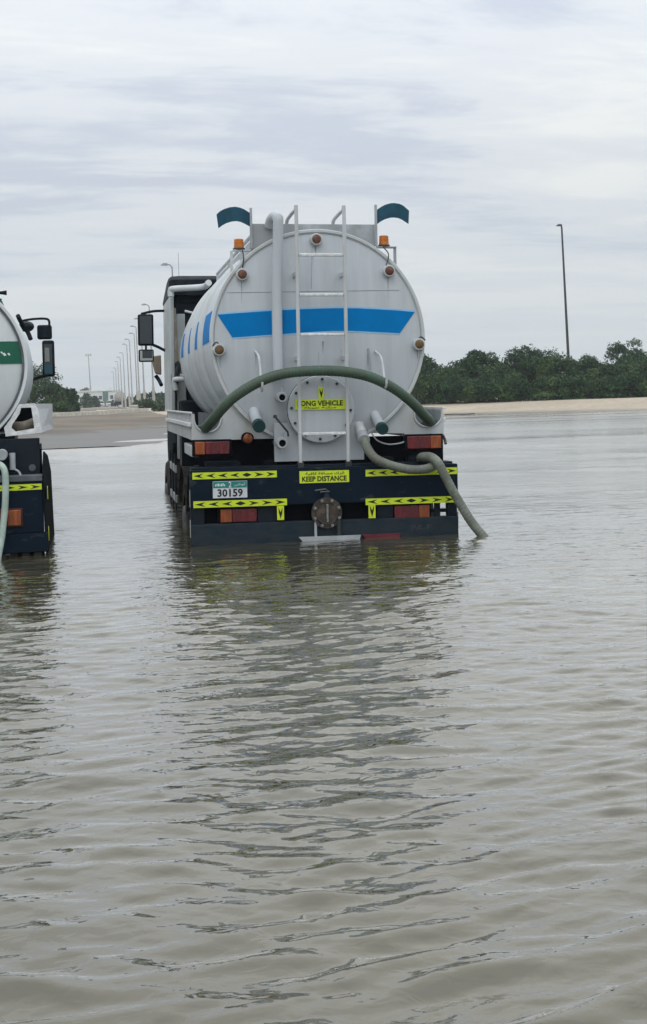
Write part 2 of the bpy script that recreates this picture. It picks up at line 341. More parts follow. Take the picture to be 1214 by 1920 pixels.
def mat_water():
    m = bpy.data.materials.new('muddy_water'); m.use_nodes = True; nt = m.node_tree; N = nt.nodes; Lk = nt.links; b = N['Principled BSDF']
    b.inputs['IOR'].default_value = 1.36; b.inputs['Roughness'].default_value = 0.045
    tc = N.new('ShaderNodeTexCoord'); at = N.new('ShaderNodeAttribute'); at.attribute_name = 'swell_loss'
    def nz(sc, det, st, rot=YAW, dist=0.0, rough=0.5):
        mp = N.new('ShaderNodeMapping'); mp.inputs['Rotation'].default_value = (0, 0, rot); mp.inputs['Scale'].default_value = st
        Lk.new(tc.outputs['Object'], mp.inputs[0])
        n = N.new('ShaderNodeTexNoise'); n.inputs['Scale'].default_value = sc; n.inputs['Detail'].default_value = det
        n.inputs['Distortion'].default_value = dist; n.inputs['Roughness'].default_value = rough
        Lk.new(mp.outputs[0], n.inputs[0]); return n.outputs[0]
    rp = N.new('ShaderNodeValToRGB'); Lk.new(nz(0.5, 4, (1, 1, 1)), rp.inputs[0]); e = rp.color_ramp.elements
    e[0].position = 0.35; e[0].color = (0.062, 0.055, 0.032, 1); e[1].position = 0.65; e[1].color = (0.086, 0.077, 0.047, 1)
    ash = N.new('ShaderNodeAttribute'); ash.attribute_name = 'shallow'
    mxs = N.new('ShaderNodeMix'); mxs.data_type = 'RGBA'; Lk.new(ash.outputs['Fac'], mxs.inputs[0]); Lk.new(rp.outputs[0], mxs.inputs[6]); mxs.inputs[7].default_value = (0.30, 0.26, 0.19, 1)
    Lk.new(mxs.outputs[2], b.inputs['Base Color'])
    def bump(h, dist, nrm=None, strength=None):
        bp = N.new('ShaderNodeBump'); bp.inputs['Distance'].default_value = dist; bp.inputs['Strength'].default_value = 1.0
        Lk.new(h, bp.inputs['Height'])
        if strength is not None: Lk.new(strength, bp.inputs['Strength'])
        if nrm is not None: Lk.new(nrm, bp.inputs['Normal'])
        return bp.outputs[0]
    # wind patches: ripples come and go over metres
    pr = N.new('ShaderNodeMapRange'); Lk.new(nz(0.16, 3, (0.5, 1, 1)), pr.inputs[0]); pr.inputs[1].default_value = 0.35; pr.inputs[2].default_value = 0.65
    pr.inputs[3].default_value = 0.55; pr.inputs[4].default_value = 1.0
    n1 = bump(nz(17, 2, (0.7, 1, 1), dist=0.6), 0.0065, None, pr.outputs[0])
    n2 = bump(nz(4.2, 3, (0.45, 1, 1), dist=0.4), 0.035, n1, at.outputs['Fac'])
    Lk.new(n2, b.inputs['Normal'])
    b.inputs['Coat Weight'].default_value = 1.0; b.inputs['Coat IOR'].default_value = 1.5; Lk.new(n2, b.inputs['Coat Normal'])   # coat layer added to strengthen the sky reflection
    # ripples too small for the mesh count as micro-roughness
    mr = N.new('ShaderNodeMapRange'); Lk.new(at.outputs['Fac'], mr.inputs[0]); mr.inputs[1].default_value = 0.5; mr.inputs[2].default_value = 1.0
    mr.inputs[3].default_value = 0.02
    wb = N.new('ShaderNodeMapRange'); Lk.new(nz(0.22, 4, (0.22, 1, 1), dist=0.5), wb.inputs[0]); wb.inputs[1].default_value = 0.38; wb.inputs[2].default_value = 0.62; wb.inputs[3].default_value = 0.12; wb.inputs[4].default_value = 0.30
    Lk.new(wb.outputs[0], mr.inputs[4]); Lk.new(mr.outputs[0], b.inputs['Roughness']); Lk.new(mr.outputs[0], b.inputs['Coat Roughness'])
    return m
def make_water():
    rows = []; d = 0.8
    while d < 34: rows.append(d); d += max(0.011, d * d * 0.00021)
    while d < 130: rows.append(d); d *= 1.03
    rows = np.array([-200, -60, -20, -6, -1.5, 0.2] + rows + [150, 400.0])
    t = np.linspace(-1, 1, 440)
    outer = np.array([1.25, 1.7, 2.6, 5, 12, 40.0])
    t = np.concatenate([-outer[::-1], t, outer])
    wd = 0.31 * np.clip(rows, 0.8, 130) + 1.0
    D, T = np.meshgrid(rows, t, indexing='ij'); Uu = T * wd[:, None]
    X = D * Fw.x + Uu * R0.x; Y = D * Fw.y + Uu * R0.y
    dd = np.gradient(rows)[:, None] * np.ones_like(T)
    du = np.abs(np.gradient(T, axis=1)) * wd[:, None]
    Z = np.zeros_like(X); n = 70; tot = 0; kept = np.zeros_like(X)
    rng = np.random.default_rng(5)
    wx = X + 0.10 * np.sin(Y * 1.3 + 0.7) + 0.05 * np.sin(Y * 3.1 + X * 1.7)
    wy = Y + 0.10 * np.sin(X * 1.1 + 2.0) + 0.05 * np.sin(X * 2.7 - Y * 1.9)
    for i in range(n):
        lam = math.exp(math.log(0.045) + (math.log(0.42) - math.log(0.045)) * ((i + rng.random()) / n))
        ang = rng.normal(0, 0.30) + (0.06 if i % 3 else -0.20)
        kx = math.sin(ang); kd = math.cos(ang); k = 2 * math.pi / lam
        slope = 0.0195 * (1.15 if 0.055 < lam < 0.20 else 0.85)
        dirx = Fw.x * kd + R0.x * kx; diry = Fw.y * kd + R0.y * kx
        ph = k * (dirx * wx + diry * wy) + rng.random() * 6.283
        fade = np.clip((lam / 3.2 - np.maximum(dd * abs(kd), du * abs(kx))) / (lam * 0.2), 0, 1)
        s = np.sin(ph); s = s - 0.33 * np.cos(2 * ph)          # sharper crests, flat troughs
        Z += fade * s * slope / k * (1 + (0.85 * sstep(9, 3.5, D) if lam > 0.14 else 0.0)); kept += fade * slope ** 2; tot += slope ** 2
    for i in range(26):                       # longer, lower swell that still reads far out
        lam = 0.9 * (6.0 / 0.9) ** ((i + rng.random()) / 26); ang = rng.normal(0, 0.45); k = 2 * math.pi / lam
        dirx = Fw.x * math.cos(ang) + R0.x * math.sin(ang); diry = Fw.y * math.cos(ang) + R0.y * math.sin(ang)
        fade = np.clip((lam / 3.0 - np.maximum(dd * abs(math.cos(ang)), du * abs(math.sin(ang)))) / (lam * 0.2), 0, 1) * (0.25 + 0.75 * sstep(6, 22, D))
        ph = k * (dirx * wx + diry * wy) + rng.random() * 6.283
        Z += fade * (np.sin(ph) - 0.25 * np.cos(2 * ph)) * 0.0085 / k
    # gusts: calmer and rougher stretches
    gust = (0.80 + 0.22 * sstep(13, 4, D)) + 0.34 * np.sin(X * 0.8 + 1.0 + 0.6 * np.sin(Y * 0.5)) * np.sin(Y * 0.9 + 0.4 * X)
    Z *= gust
    loss = np.sqrt(np.clip(1 - kept / tot, 0, 1))
    o = sheet('water', X, Y, Z, mat_water(), loss)
    sh = sstep(0.40, 0.0, -ground_h(X, Y))
    a = o.data.attributes.new('shallow', 'FLOAT', 'POINT'); a.data.foreach_set('value', sh.ravel().astype(np.float32)); return o
make_water()

# ------------------------------------------------------------------ main tanker truck
TR = Matrix.Translation((2.10, 11.82, -0.56)) @ Matrix.Rotation(rad(0.7), 4, 'Y')
class Local:                                   # takes a photo pixel to x,z on a plane y = const of a vehicle's own frame
    def __init__(s, M): s.M = M; s.I = M.inverted()
    def xz(s, px, py, y):
        o = s.I @ CAM; d = s.I.to_3x3() @ ray(px, py); t = (y - o.y) / d.y; p = o + d * t; return (p.x, p.z)
    def p3(s, px, py, y): x, z = s.xz(px, py, y); return Vector((x, y, z))
    def rect(s, x0, x1, y0, y1, y):
        a = [s.xz(x0, y0, y), s.xz(x1, y0, y), s.xz(x0, y1, y), s.xz(x1, y1, y)]
        return ((a[0][0] + a[2][0]) / 2, (a[1][0] + a[3][0]) / 2, (a[2][1] + a[3][1]) / 2, (a[0][1] + a[1][1]) / 2)
Lc = Local(TR)
truck = empty('tanker_truck', TR)
tag(truck, 'grey water tanker truck with blue band and ladder on its rear, standing in floodwater', 'tanker truck')
YR, DOME = 0.38, 0.11
tcx, tcz = Lc.xz(598, 634, YR)
TRAD = (Lc.xz(797, 634, YR)[0] - Lc.xz(399, 634, YR)[0]) / 2
def dome_y(x, z): return YR - DOME * max(0.0, 1 - ((x - tcx) ** 2 + (z - tcz) ** 2) / TRAD ** 2)
def on_dome(px, py, off=0.0):
    y = YR
    for _ in range(4): x, z = Lc.xz(px, py, y); y = dome_y(x, z)
    return Vector((x, y - off, z))
def dome_patch(mb, top, bot, off, nv=6):       # a painted patch lying on the domed tank end
    n = len(top); vs = []
    for i in range(n):
        for k in range(nv + 1):
            f = k / nv; vs.append(on_dome(top[i][0] * (1 - f) + bot[i][0] * f, top[i][1] * (1 - f) + bot[i][1] * f, off))
    fs = [(i * (nv + 1) + k, i * (nv + 1) + k + 1, (i + 1) * (nv + 1) + k + 1, (i + 1) * (nv + 1) + k) for i in range(n - 1) for k in range(nv)]
    mb.add(vs, fs)
TL = 4.85                                      # tank length
prof = [(TRAD, YR)] + [(TRAD, YR + TL), (TRAD * 0.97, YR + TL + 0.06), (TRAD * 0.6, YR + TL + 0.15), (0.0, YR + TL + 0.18)]
shell = MB().lathe_y(prof, tcx, tcz, 96).build('tank_shell', m_tank, truck)
pe = [(0.0, YR - DOME)] + [(TRAD * k / 12, YR - DOME * (1 - (k / 12) ** 2)) for k in range(1, 12)] + [(TRAD * 0.985, YR - 0.004), (TRAD * 0.99, YR + 0.02)]
tend = MB().lathe_y(pe, tcx, tcz, 96).build('tank_end', m_tankend, truck, ang=60)
MB().lathe_y([(TRAD * 0.978, YR - 0.012), (TRAD * 0.985, YR - 0.022), (TRAD * 1.006, YR - 0.022), (TRAD * 1.012, YR - 0.012), (TRAD * 1.012, YR + 0.05), (TRAD * 0.978, YR + 0.05), (TRAD * 0.978, YR - 0.012)], tcx, tcz, 96).build('rear_rim', m_white, truck, ang=50)
MB().lathe_y([(TRAD * 0.970, YR + 0.010), (TRAD * 0.972, YR - 0.013), (TRAD * 0.9785, YR - 0.013), (TRAD * 0.9785, YR + 0.01)], tcx, tcz, 96).build('rim_gasket', m_grey, truck)
for yy in (1.52, 2.66, 3.78):
    MB().lathe_y([(TRAD * 0.995, yy - 0.075), (TRAD + 0.026, yy - 0.055), (TRAD + 0.046, yy - 0.025), (TRAD + 0.046, yy + 0.025), (TRAD + 0.026, yy + 0.055), (TRAD * 0.995, yy + 0.075)], tcx, tcz, 96).build('stiffener_ring', m_white, truck, ang=80)  # paler than the shell: the highlight along each ring is in its colour
# plate seam lines on the tank end
def seam(pxs, w=0.004):
    pts = [on_dome(a, b, 0.001) for a, b in pxs]; return MB().tube(pts, w, 6)
seam([(425 + i * 12, 548.5 - i * 0.18) for i in range(28)], 0.0035).build('weld_seam', m_grey, tend)
seam([(585 - i * 0.1, 470 + i * 8) for i in range(10)], 0.003).build('weld_seam', m_grey, tend)
# blue band over the tank end
top = [(408, 590), (440, 587.5), (475, 585), (520, 582), (560, 580), (592, 578.8), (630, 577.8), (670, 578), (710, 580), (745, 582), (778, 585)]
bot = [(436, 633), (460, 631.5), (490, 629), (525, 626.5), (562, 624), (592, 622), (625, 620.5), (660, 620.5), (692, 622), (722, 623.5), (750, 625)]
mb = MB(); dome_patch(mb, top, bot, 0.004); mb.build('blue_band', m_blue, tend)
mb = MB(); dome_patch(mb, [(a, b - 3.2) for a, b in top], top, 0.0035, 1); mb.build('pale_edge', m_bluehi, tend)
mb = MB(); dome_patch(mb, bot, [(a, b + 2.4) for a, b in bot], 0.0035, 1); mb.build('pale_edge', m_bluehi, tend)
m_stain = mat('rust_run', (0.36, 0.385, 0.40), 0.5, var=0.15, scale=12)
for (a, y0, y1, w) in ((592, 459, 474, 5), (587, 474, 498, 1.2), (453.5, 526, 568, 1.6), (728, 520, 560, 1.6), (413, 669, 690, 2.2), (606, 640, 662, 3.5), (598, 660, 690, 1.2), (690, 662, 684, 2.0), (480, 664, 686, 1.6), (783, 657, 674, 2.2), (640, 655, 676, 1.0)):
    mb = MB(); n = 5; dome_patch(mb, [(a - w / 2, y0), (a, y0), (a + w / 2, y0)], [(a - w * 0.12, y1), (a, y1), (a + w * 0.12, y1)], 0.0015, 5); mb.build('rust_run', m_stain, tend)
# blue patches on the shell between the rings, both sides
for (ya, yb) in ((0.52, 1.36), (1.68, 2.50), (2.82, 3.62), (3.94, 4.95)):
    for sd in (-1, 1):
        mb = MB(); n = 10; r = TRAD + 0.004; vs = []
        for k in range(n + 1):
            q = rad(-1 + 17 * k / n); vs += [(tcx + sd * r * math.cos(q), ya, tcz + r * math.sin(q)), (tcx + sd * r * math.cos(q), yb, tcz + r * math.sin(q))]
        mb.add(vs, [(2 * k, 2 * k + 1, 2 * k + 3, 2 * k + 2) for k in range(n)]); mb.build('blue_patch', m_blue, shell)

# coaming on top of the tank
YC = 0.46
x0, x1, z0, z1 = Lc.rect(471, 703, 420, 470, YC)
coam = MB().box(x0, x1, YC, YC + 0.02, tcz + TRAD * 0.80, z1).build('coaming_plate', m_grey, truck, 0.004)
for sd, xx in ((-1, x0), (1, x1)):
    MB().box(xx - 0.012 + (0.013 if sd < 0 else -0.013), xx + 0.012 + (0.013 if sd < 0 else -0.013), YC + 0.021, 3.9, tcz + TRAD * 0.80, z1 - 0.16).build('coaming_side', m_grey, truck)
    MB().tube([(xx - sd * 0.02, YC + 0.05, z1 - 0.10), (xx - sd * 0.02, 4.3, z1 - 0.10)], 0.02, 8).build('top_handrail', m_white, truck)
    for yy in (1.4, 2.85, 4.28):
        MB().tube([(xx - sd * 0.02, yy, z1 - 0.10), (xx - sd * 0.02, yy, tcz + TRAD * 0.78)], 0.014, 8).build('rail_post', m_white, truck)
# posts and curved teal plates at the coaming corners
for pts_t, pts_b, pc, sgn in (
    ([(406.5, 402), (412, 397), (419, 393.5), (430, 390), (441, 389), (450, 390.5), (458, 393), (470, 400)],
     [(410, 428), (417, 423), (424, 419.5), (434, 416.5), (443.6, 415.7), (451, 417), (458, 419.5), (470, 425)], (470.5, 390, 466), -1),
    ([(707, 393.5), (714, 388.5), (721, 385), (730, 382.5), (738, 382), (748, 383.3), (755.5, 386), (767.5, 395)],
     [(707, 420.7), (714, 415.5), (721, 412), (730, 409.4), (738, 409), (746, 409.8), (753, 412), (766.5, 419.5)], (704.5, 384, 462), 1)):
    n = len(pts_t); vs = []
    for i in range(n):
        f = i / (n - 1); bow = 0.42 + 0.05 * math.sin(math.pi * f)
        for (q, off) in ((pts_t[i], 0), (pts_b[i], 0), (pts_t[i], 0.012), (pts_b[i], 0.012)):
            x, z = Lc.xz(q[0], q[1], YC - 0.02); vs.append((x, YC - 0.02 - (bow - 0.42) + off, z))
    fs = []
    for i in range(n - 1):
        a, b = 4 * i, 4 * i + 4
        fs += [(a, a + 1, b + 1, b), (a + 2, b + 2, b + 3, a + 3), (a, b, b + 2, a + 2), (a + 1, a + 3, b + 3, b + 1)]
    fs += [(0, 2, 3, 1), (4 * n - 4, 4 * n - 3, 4 * n - 1, 4 * n - 2)]
    MB().add(vs, fs).build('curved_plate', m_teal, truck, smooth=False)
    a = Lc.p3(pc[0], pc[1], YC - 0.02); b = Lc.p3(pc[0], pc[2], YC - 0.02)
    MB().box(a.x - 0.012, a.x + 0.012, YC - 0.035, YC - 0.008, b.z, a.z).build('corner_post', m_grey, truck, 0.003)
# beacons
for (bx, ty, by, l0, l1, leg, legb) in ((448.3, 448, 465.5, 436, 470, 434.5, 506), (720.3, 441.7, 459.5, 705, 742, 740.5, 497)):
    yb = YR + 0.10
    c = Lc.p3(bx, ty, yb); b = Lc.p3(bx, by, yb); pl = Lc.p3(l0, by + 4, yb); pr = Lc.p3(l1, by + 4, yb); lg = Lc.p3(leg, legb, yb)
    br = MB().box(pl.x, pr.x, yb - 0.05, yb + 0.05, b.z - 0.028, b.z - 0.019)
    br.box(lg.x - 0.012, lg.x + 0.012, yb - 0.03, yb - 0.005, lg.z - 0.08, b.z - 0.0282)
    bk = br.build('beacon_bracket', m_grey if bx > 600 else m_white, truck)
    def vert(mb, prof):
        for (r1, za), (r2, zb2) in zip(prof[:-1], prof[1:]): mb.tube([(b.x, yb, za), (b.x, yb, zb2)], [r1, r2], 20)
        return mb
    vert(MB(), [(0.060, b.z - 0.0185), (0.058, b.z - 0.0)]).build('beacon_base', m_bolt2, truck)
    h = c.z - b.z
    vert(MB(), [(0.050, b.z + 0.0005), (0.049, b.z + h * 0.3), (0.046, b.z + h * 0.32), (0.048, b.z + h * 0.62), (0.045, b.z + h * 0.64), (0.046, b.z + h * 0.92), (0.036, b.z + h)]).build('beacon_lens', m_amber, truck)
    e = on_dome(455 if bx < 600 else 724, 503 if bx < 600 else 498, 0.02)
    MB().tube(bend([(b.x + (0.03 if bx < 600 else -0.02), yb - 0.04, b.z - 0.02), (b.x * 0.5 + e.x * 0.5 + 0.02, YR - 0.03, b.z * 0.5 + e.z * 0.5), e], 5), 0.006, 6).build('beacon_wire', m_bolt2, truck)
# round marker lamps
for (a, b, mm) in ((592, 450, m_mark), (453.5, 515.5, m_mark), (728, 509, m_mark), (410.5, 656.5, m_mark2), (784, 646, m_mark2)):
    p = on_dome(a, b, 0.0)
    hs = MB().lathe_y([(0.0, p.y + 0.0), (0.058, p.y + 0.03), (0.058, p.y - 0.055), (0.052, p.y - 0.066), (0.044, p.y - 0.066)], p.x, p.z, 28)
    ho = hs.build('marker_lamp', m_white, truck)
    MB().lathe_y([(0.0, p.y - 0.078), (0.03, p.y - 0.077), (0.041, p.y - 0.070), (0.042, p.y - 0.060)], p.x, p.z, 24).build('lens', mm, ho)
    if a in (410.5, 784):
        q = on_dome(a - 12 if a < 600 else a + 13, b - 8, 0.0); MB().tube(bend([(p.x, p.y - 0.03, p.z + 0.055), (q.x * 0.4 + p.x * 0.6, q.y - 0.03, p.z + 0.075), (q.x, q.y - 0.02, q.z)], 4), 0.006, 6).build('wire', m_bolt2, ho)
# vertical white duct with its elbow
a = Lc.p3(522, 425, 0.20); b = Lc.p3(522, 702, 0.20)
MB().tube(bend([(b.x, 0.20, b.z), (b.x, 0.20, b.z * 0.5 + a.z * 0.5), (a.x, 0.20, a.z), (a.x, 0.215, a.z + 0.075), (a.x - 0.015, 0.28, a.z + 0.115), (a.x - 0.04, 0.38, a.z + 0.095), (a.x - 0.05, 0.44, a.z + 0.04)], 6), 0.050, 24).build('vent_pipe', m_tank, truck)
MB().box(b.x - 0.07, b.x - 0.045, 0.19, 0.40, b.z - 0.02, b.z + 0.02).build('pipe_clip', m_grey, truck)
MB().lathe_y([(0.035, 0.50), (0.035, 0.16), (0.0, 0.16)], b.x, b.z + 0.02, 18).build('pipe_foot', m_grey, truck)
# ladder
YL = 0.09
xl = Lc.xz(560, 640, YL)[0]; xr = Lc.xz(649.5, 640, YL)[0]
zb = Lc.xz(607, 876, YL)[1]; zt = Lc.xz(600, 394, YL)[1]; zc = Lc.xz(600, 424, YC)[1]
for xx in (xl, xr):
    MB().tube(bend([(xx, YL, zb), (xx, YL, zb * .5 + zt * .5), (xx, YL, zt - 0.06), (xx - 0.004, YL + 0.04, zt), (xx - 0.02, YL + 0.30, zt - 0.02), (xx - 0.03, YL + 0.42, zt - 0.06), (xx - 0.03, YL + 0.42, zc - 0.10)], 6), 0.018, 12).build('ladder_rail', m_white, truck)
    MB().box(xx - 0.028, xx + 0.028, YL - 0.03, YL + 0.03, zb - 0.012, zb + 0.05).build('ladder_foot', m_bolt2, truck)
for py in (478, 552.5, 627, 702, 813):
    z = Lc.xz(605, py, YL)[1]
    MB().box(xl + 0.019, xr - 0.019, YL - 0.018, YL + 0.018, z - 0.014, z + 0.014).build('rung', m_rung, truck, 0.006)
for zz in (tcz + 0.6, tcz - 0.2):
    for xx in (xl, xr): MB().box(xx - 0.012, xx + 0.012, YL + 0.019, 0.345, zz - 0.02, zz + 0.02).build('ladder_bracket', m_white, truck)
# manhole with bolts and signs
mcx, mcz = Lc.xz(602.5, 767, 0.17); MR = (Lc.xz(665, 767, 0.17)[0] - Lc.xz(540, 767, 0.17)[0]) / 2
mh = MB().lathe_y([(0.0, 0.165), (MR * 0.975, 0.165), (MR, 0.172), (MR, 0.196), (MR * 0.97, 0.198)], mcx, mcz, 64).build('manhole_cover', m_tankend, truck, ang=30)
MB().lathe_y([(MR * 0.975, 0.199), (MR * 1.012, 0.199), (MR * 1.012, 0.208), (MR * 0.97, 0.208)], mcx, mcz, 64).build('gasket', m_bolt2, mh)
MB().lathe_y([(MR * 0.9, 0.209), (MR * 1.03, 0.209), (MR * 1.03, 0.225), (MR * 0.93, 0.226), (MR * 0.93, 0.5)], mcx, mcz, 64).build('manhole_neck', m_tank, truck)
for k in range(12):
    q = rad(3 + 30 * k); MB().lathe_y([(0.0, 0.150), (0.013, 0.150), (0.014, 0.164)], mcx + MR * 0.885 * math.sin(q), mcz + MR * 0.885 * math.cos(q), 8).build('bolt', m_bolt2, mh)
def ar(s): return ''.join(chr(int(h, 16)) if h != '_' else ' ' for h in s.split())[::-1]
def sign(name, r, y, parent, lines, th=0.006):
    x0, x1, z0, z1 = r; o = MB().box(x0, x1, y, y + th, z0, z1).build(name, m_yel, parent)
    w, h = x1 - x0, z1 - z0
    for body, a0, a1, b0, b1, bold in lines:
        try:
            tx = text(body, 'lettering', m_ink, o, x0 + a0 * w, x0 + a1 * w, z0 + b0 * h, z0 + b1 * h, y - 0.002, bold=bold)
            if ord(body[0]) > 255: tx['kind'] = 'stuff'
        except Exception as ex: print('text failed', ex)
    return o
LV = ar('FEE3 FEAE FEDB FE92 FE94 _ FEC3 FEEE FEF3 FEE0 FE94'); KD = ar('FE8D FE97 FEAE FED9 _ FEE3 FEB4 FE8E FED3 FE94 _ FEDB FE8E FED3 FEF4 FE94')
sign('long_vehicle_sign', Lc.rect(553.5, 648, 748.5, 768, 0.150), 0.150, truck, [('LONG VEHICLE', 0.05, 0.95, 0.36, 0.88, 0.03), (LV, 0.18, 0.82, 0.06, 0.30, 0.01)])
def dart(name, r, y, parent):
    x0, x1, z0, z1 = r; o = MB().box(x0, x1, y, y + 0.005, z0, z1).build(name, m_yel, parent)
    cx = (x0 + x1) / 2; w = (x1 - x0) * 0.30; h = z1 - z0
    MB().add([(cx - w, y - 0.002, z1 - 0.10 * h), (cx, y - 0.002, z1 - 0.46 * h), (cx + w, y - 0.002, z1 - 0.10 * h), (cx + w * 0.8, y - 0.002, z1 - 0.5 * h), (cx, y - 0.002, z0 + 0.08 * h), (cx - w * 0.8, y - 0.002, z1 - 0.5 * h)],
             [(0, 5, 4, 1), (1, 4, 3, 2)]).build('printed_arrow', m_ink, o, smooth=False)
    return o
dart('arrow_sticker', Lc.rect(597.5, 608, 726, 748, 0.151), 0.151, truck)
# hose hooks
for a, b, c in ((479.5, 659, 728), (691, 653, 690), (704.5, 659, 722)):
    A = on_dome(a, b, 0.004); B = on_dome(a + 2, c, 0.0)
    if c < 700: MB().tube([A, (B.x, A.y - 0.01, B.z)], 0.009, 8).build('hook_rod', m_grey, truck)
    else: MB().tube(bend([(A.x, A.y, A.z), (A.x, 0.07, A.z - 0.06), (B.x, 0.02, (A.z + B.z) / 2), (B.x, -0.06, B.z - 0.02), (B.x, -0.11, B.z), (B.x, -0.12, B.z + 0.05)], 5), 0.011, 8).build('hook_rod', m_white, truck)
# outlet stubs: two capped, two open valves, one feeding the hose
def stub(px, py, r, ya, drop, mcap, capname, length=0.16, topz=None):
    x, z = Lc.xz(px, py, ya - length)
    st = MB().tube([(x - 0.012, ya + 0.12, z + drop + 0.03), (x - 0.006, ya - length * 0.3, z + drop * 0.45), (x, ya - length, z)], r, 24).build('outlet_pipe', m_tank, truck)
    MB().tube([(x, ya - length + 0.02, z), (x + 0.003, ya - length - 0.045, z - 0.02)], r * 1.15, 24).build(capname, mcap, st)
    return x, z
stub(485, 796, 0.052, 0.28, 0.10, m_tealcap, 'end_cap'); stub(716, 801, 0.048, 0.28, 0.10, m_tealcap, 'end_cap')
for (px, py, r) in ((529.5, 745, 0.038), (530, 831, 0.042)):
    x, z = Lc.xz(px, py, 0.08)
    st = MB().lathe_y([(r, 0.45), (r, 0.16), (r * 1.35, 0.155), (r * 1.35, 0.10), (r * 1.15, 0.095), (r * 1.15, 0.07), (r * 0.8, 0.07), (r * 0.8, 0.11), (0.0, 0.11)], x, z, 24).build('outlet_valve', m_grey, truck)
    MB().lathe_y([(0.0, 0.104), (r * 0.78, 0.104), (r * 0.78, 0.11)], x, z, 20).build('dark_bore', m_dark, st)
    MB().tube([(x + 0.01, 0.13, z + r), (x + 0.01, 0.13, z + r + 0.05)], 0.014, 8).build('valve_stem', m_grey, st)
h0 = Lc.p3(516, 781, 0.08); h1 = Lc.p3(540, 810, 0.09); h2 = Lc.p3(541, 818, 0.10)
MB().tube([h0, h1, h2], 0.010, 8).tube([h0 + Vector((0, 0.012, 0)), h0 - Vector((0, 0.02, 0))], 0.018, 10).build('valve_lever', m_bolt2, truck)
# panel below the tank
x0, x1, z0, z1 = Lc.rect(515, 683, 795, 864, 0.26)
MB().box(x0, x1, 0.262, 0.30, z0, tcz - TRAD * 0.78).build('skirt_panel', m_tank, truck, 0.004)
# side hose trays
def tray(sd, plate, back_y=4.9):
    poly = [Lc.xz(a, b, 0.405) for a, b in plate]
    o = MB().prism(poly, 0.405, 0.413).build('tray_end_plate', m_white, truck, smooth=False)
    return o, poly
Uleft = [(363, 776)] + [(389.5 - 25.5 * math.cos(q), 785 + 26 * math.sin(q)) for q in [rad(10 + 16 * k) for k in range(11)]] + [(416, 783)]
tl, poly = tray(-1, [(359, 776)] + Uleft + [(428, 749), (450, 740), (515, 790), (520, 822), (361, 826.5)])
rimp = [Vector((*(lambda q: (q[0], 0.402, q[1]))(Lc.xz(a, b, 0.402)),)) for a, b in Uleft]
MB().tube(bend(rimp, 3), 0.010, 8).build('cutout_rim', m_white, tl)
Uright = [(777, 771)] + [(803 - 26 * math.cos(q), 777 + 24 * math.sin(q)) for q in [rad(10 + 16 * k) for k in range(11)]] + [(829, 769)]
trr, poly2 = tray(1, [(831.5, 768)] + Uright[::-1] + [(757, 755), (740, 745), (690, 790), (697, 812), (832.5, 813.5)])
rimp = [Vector((*(lambda q: (q[0], 0.402, q[1]))(Lc.xz(a, b, 0.402)),)) for a, b in Uright]
MB().tube(bend(rimp, 3), 0.010, 8).build('cutout_rim', m_white, trr)
xo, zo1 = Lc.xz(360, 776, 0.41); zo0 = Lc.xz(361, 826, 0.41)[1]
xo2 = Lc.xz(832, 768, 0.41)[0]
for sd, xx in ((-1, xo), (1, xo2)):
    MB().box(min(xx, xx - sd * 0.014), max(xx, xx - sd * 0.014), 0.415, 5.0, zo0, zo1).build('tray_side', m_white, truck, 0.003)
    MB().box(min(xx + sd * 0.002, xx + sd * 0.03), max(xx + sd * 0.002, xx + sd * 0.03), 0.45, 4.95, zo1 - 0.125, zo1 - 0.085).build('tray_ledge', m_rung, truck, 0.004)
    MB().box(min(xx - sd * 0.004, xx + sd * 0.028), max(xx - sd * 0.004, xx + sd * 0.028), 0.418, 4.98, zo1 + 0.001, zo1 + 0.018).build('tray_lip', m_rung, truck, 0.003)
    MB().box(min(xx - sd * 0.015, xx - sd * 0.42), max(xx - sd * 0.015, xx - sd * 0.42), 0.415, 5.0, zo0, zo0 + 0.012).build('tray_floor', m_grey, truck)
    MB().box(min(xx - sd * 0.40, xx - sd * 0.42), max(xx - sd * 0.40, xx - sd * 0.42), 0.42, 5.0, zo0 + 0.013, zo1 - 0.02).build('tray_inner_wall', m_dgrey, truck)
# upper tail lamps
for (x0, xm, x1, y0, y1, first) in ((366, 385, 431, 828, 852, 'a'), (764, 808, 828, 817.5, 841, 'r')):
    a0, a1, b0, b1 = Lc.rect(x0, x1, y0, y1, 0.12); xm_ = Lc.xz(xm, (y0 + y1) / 2, 0.12)[0]
    ho = MB().box(a0 - 0.022, a1 + 0.022, 0.135, 0.20, b0 - 0.018, b1 + 0.018).build('tail_lamp', m_dark, truck, 0.006)
    MB().box(a0, xm_ - 0.001, 0.118, 0.134, b0, b1).build('lens', m_amberdk if first == 'a' else m_red, ho, 0.006)
    MB().box(xm_ + 0.001, a1, 0.118, 0.134, b0, b1).build('lens', m_red if first == 'a' else m_amberdk, ho, 0.006)
c = Lc.p3(465, 822, 0.33)
ro = MB().lathe_y([(0.0, 0.315), (0.056, 0.315), (0.058, 0.322), (0.058, 0.40)], c.x, c.z, 24).build('round_reflector', m_dark, truck)
MB().lathe_y([(0.0, 0.302), (0.03, 0.304), (0.045, 0.314)], c.x, c.z, 24).build('lens', m_amberdk, ro)
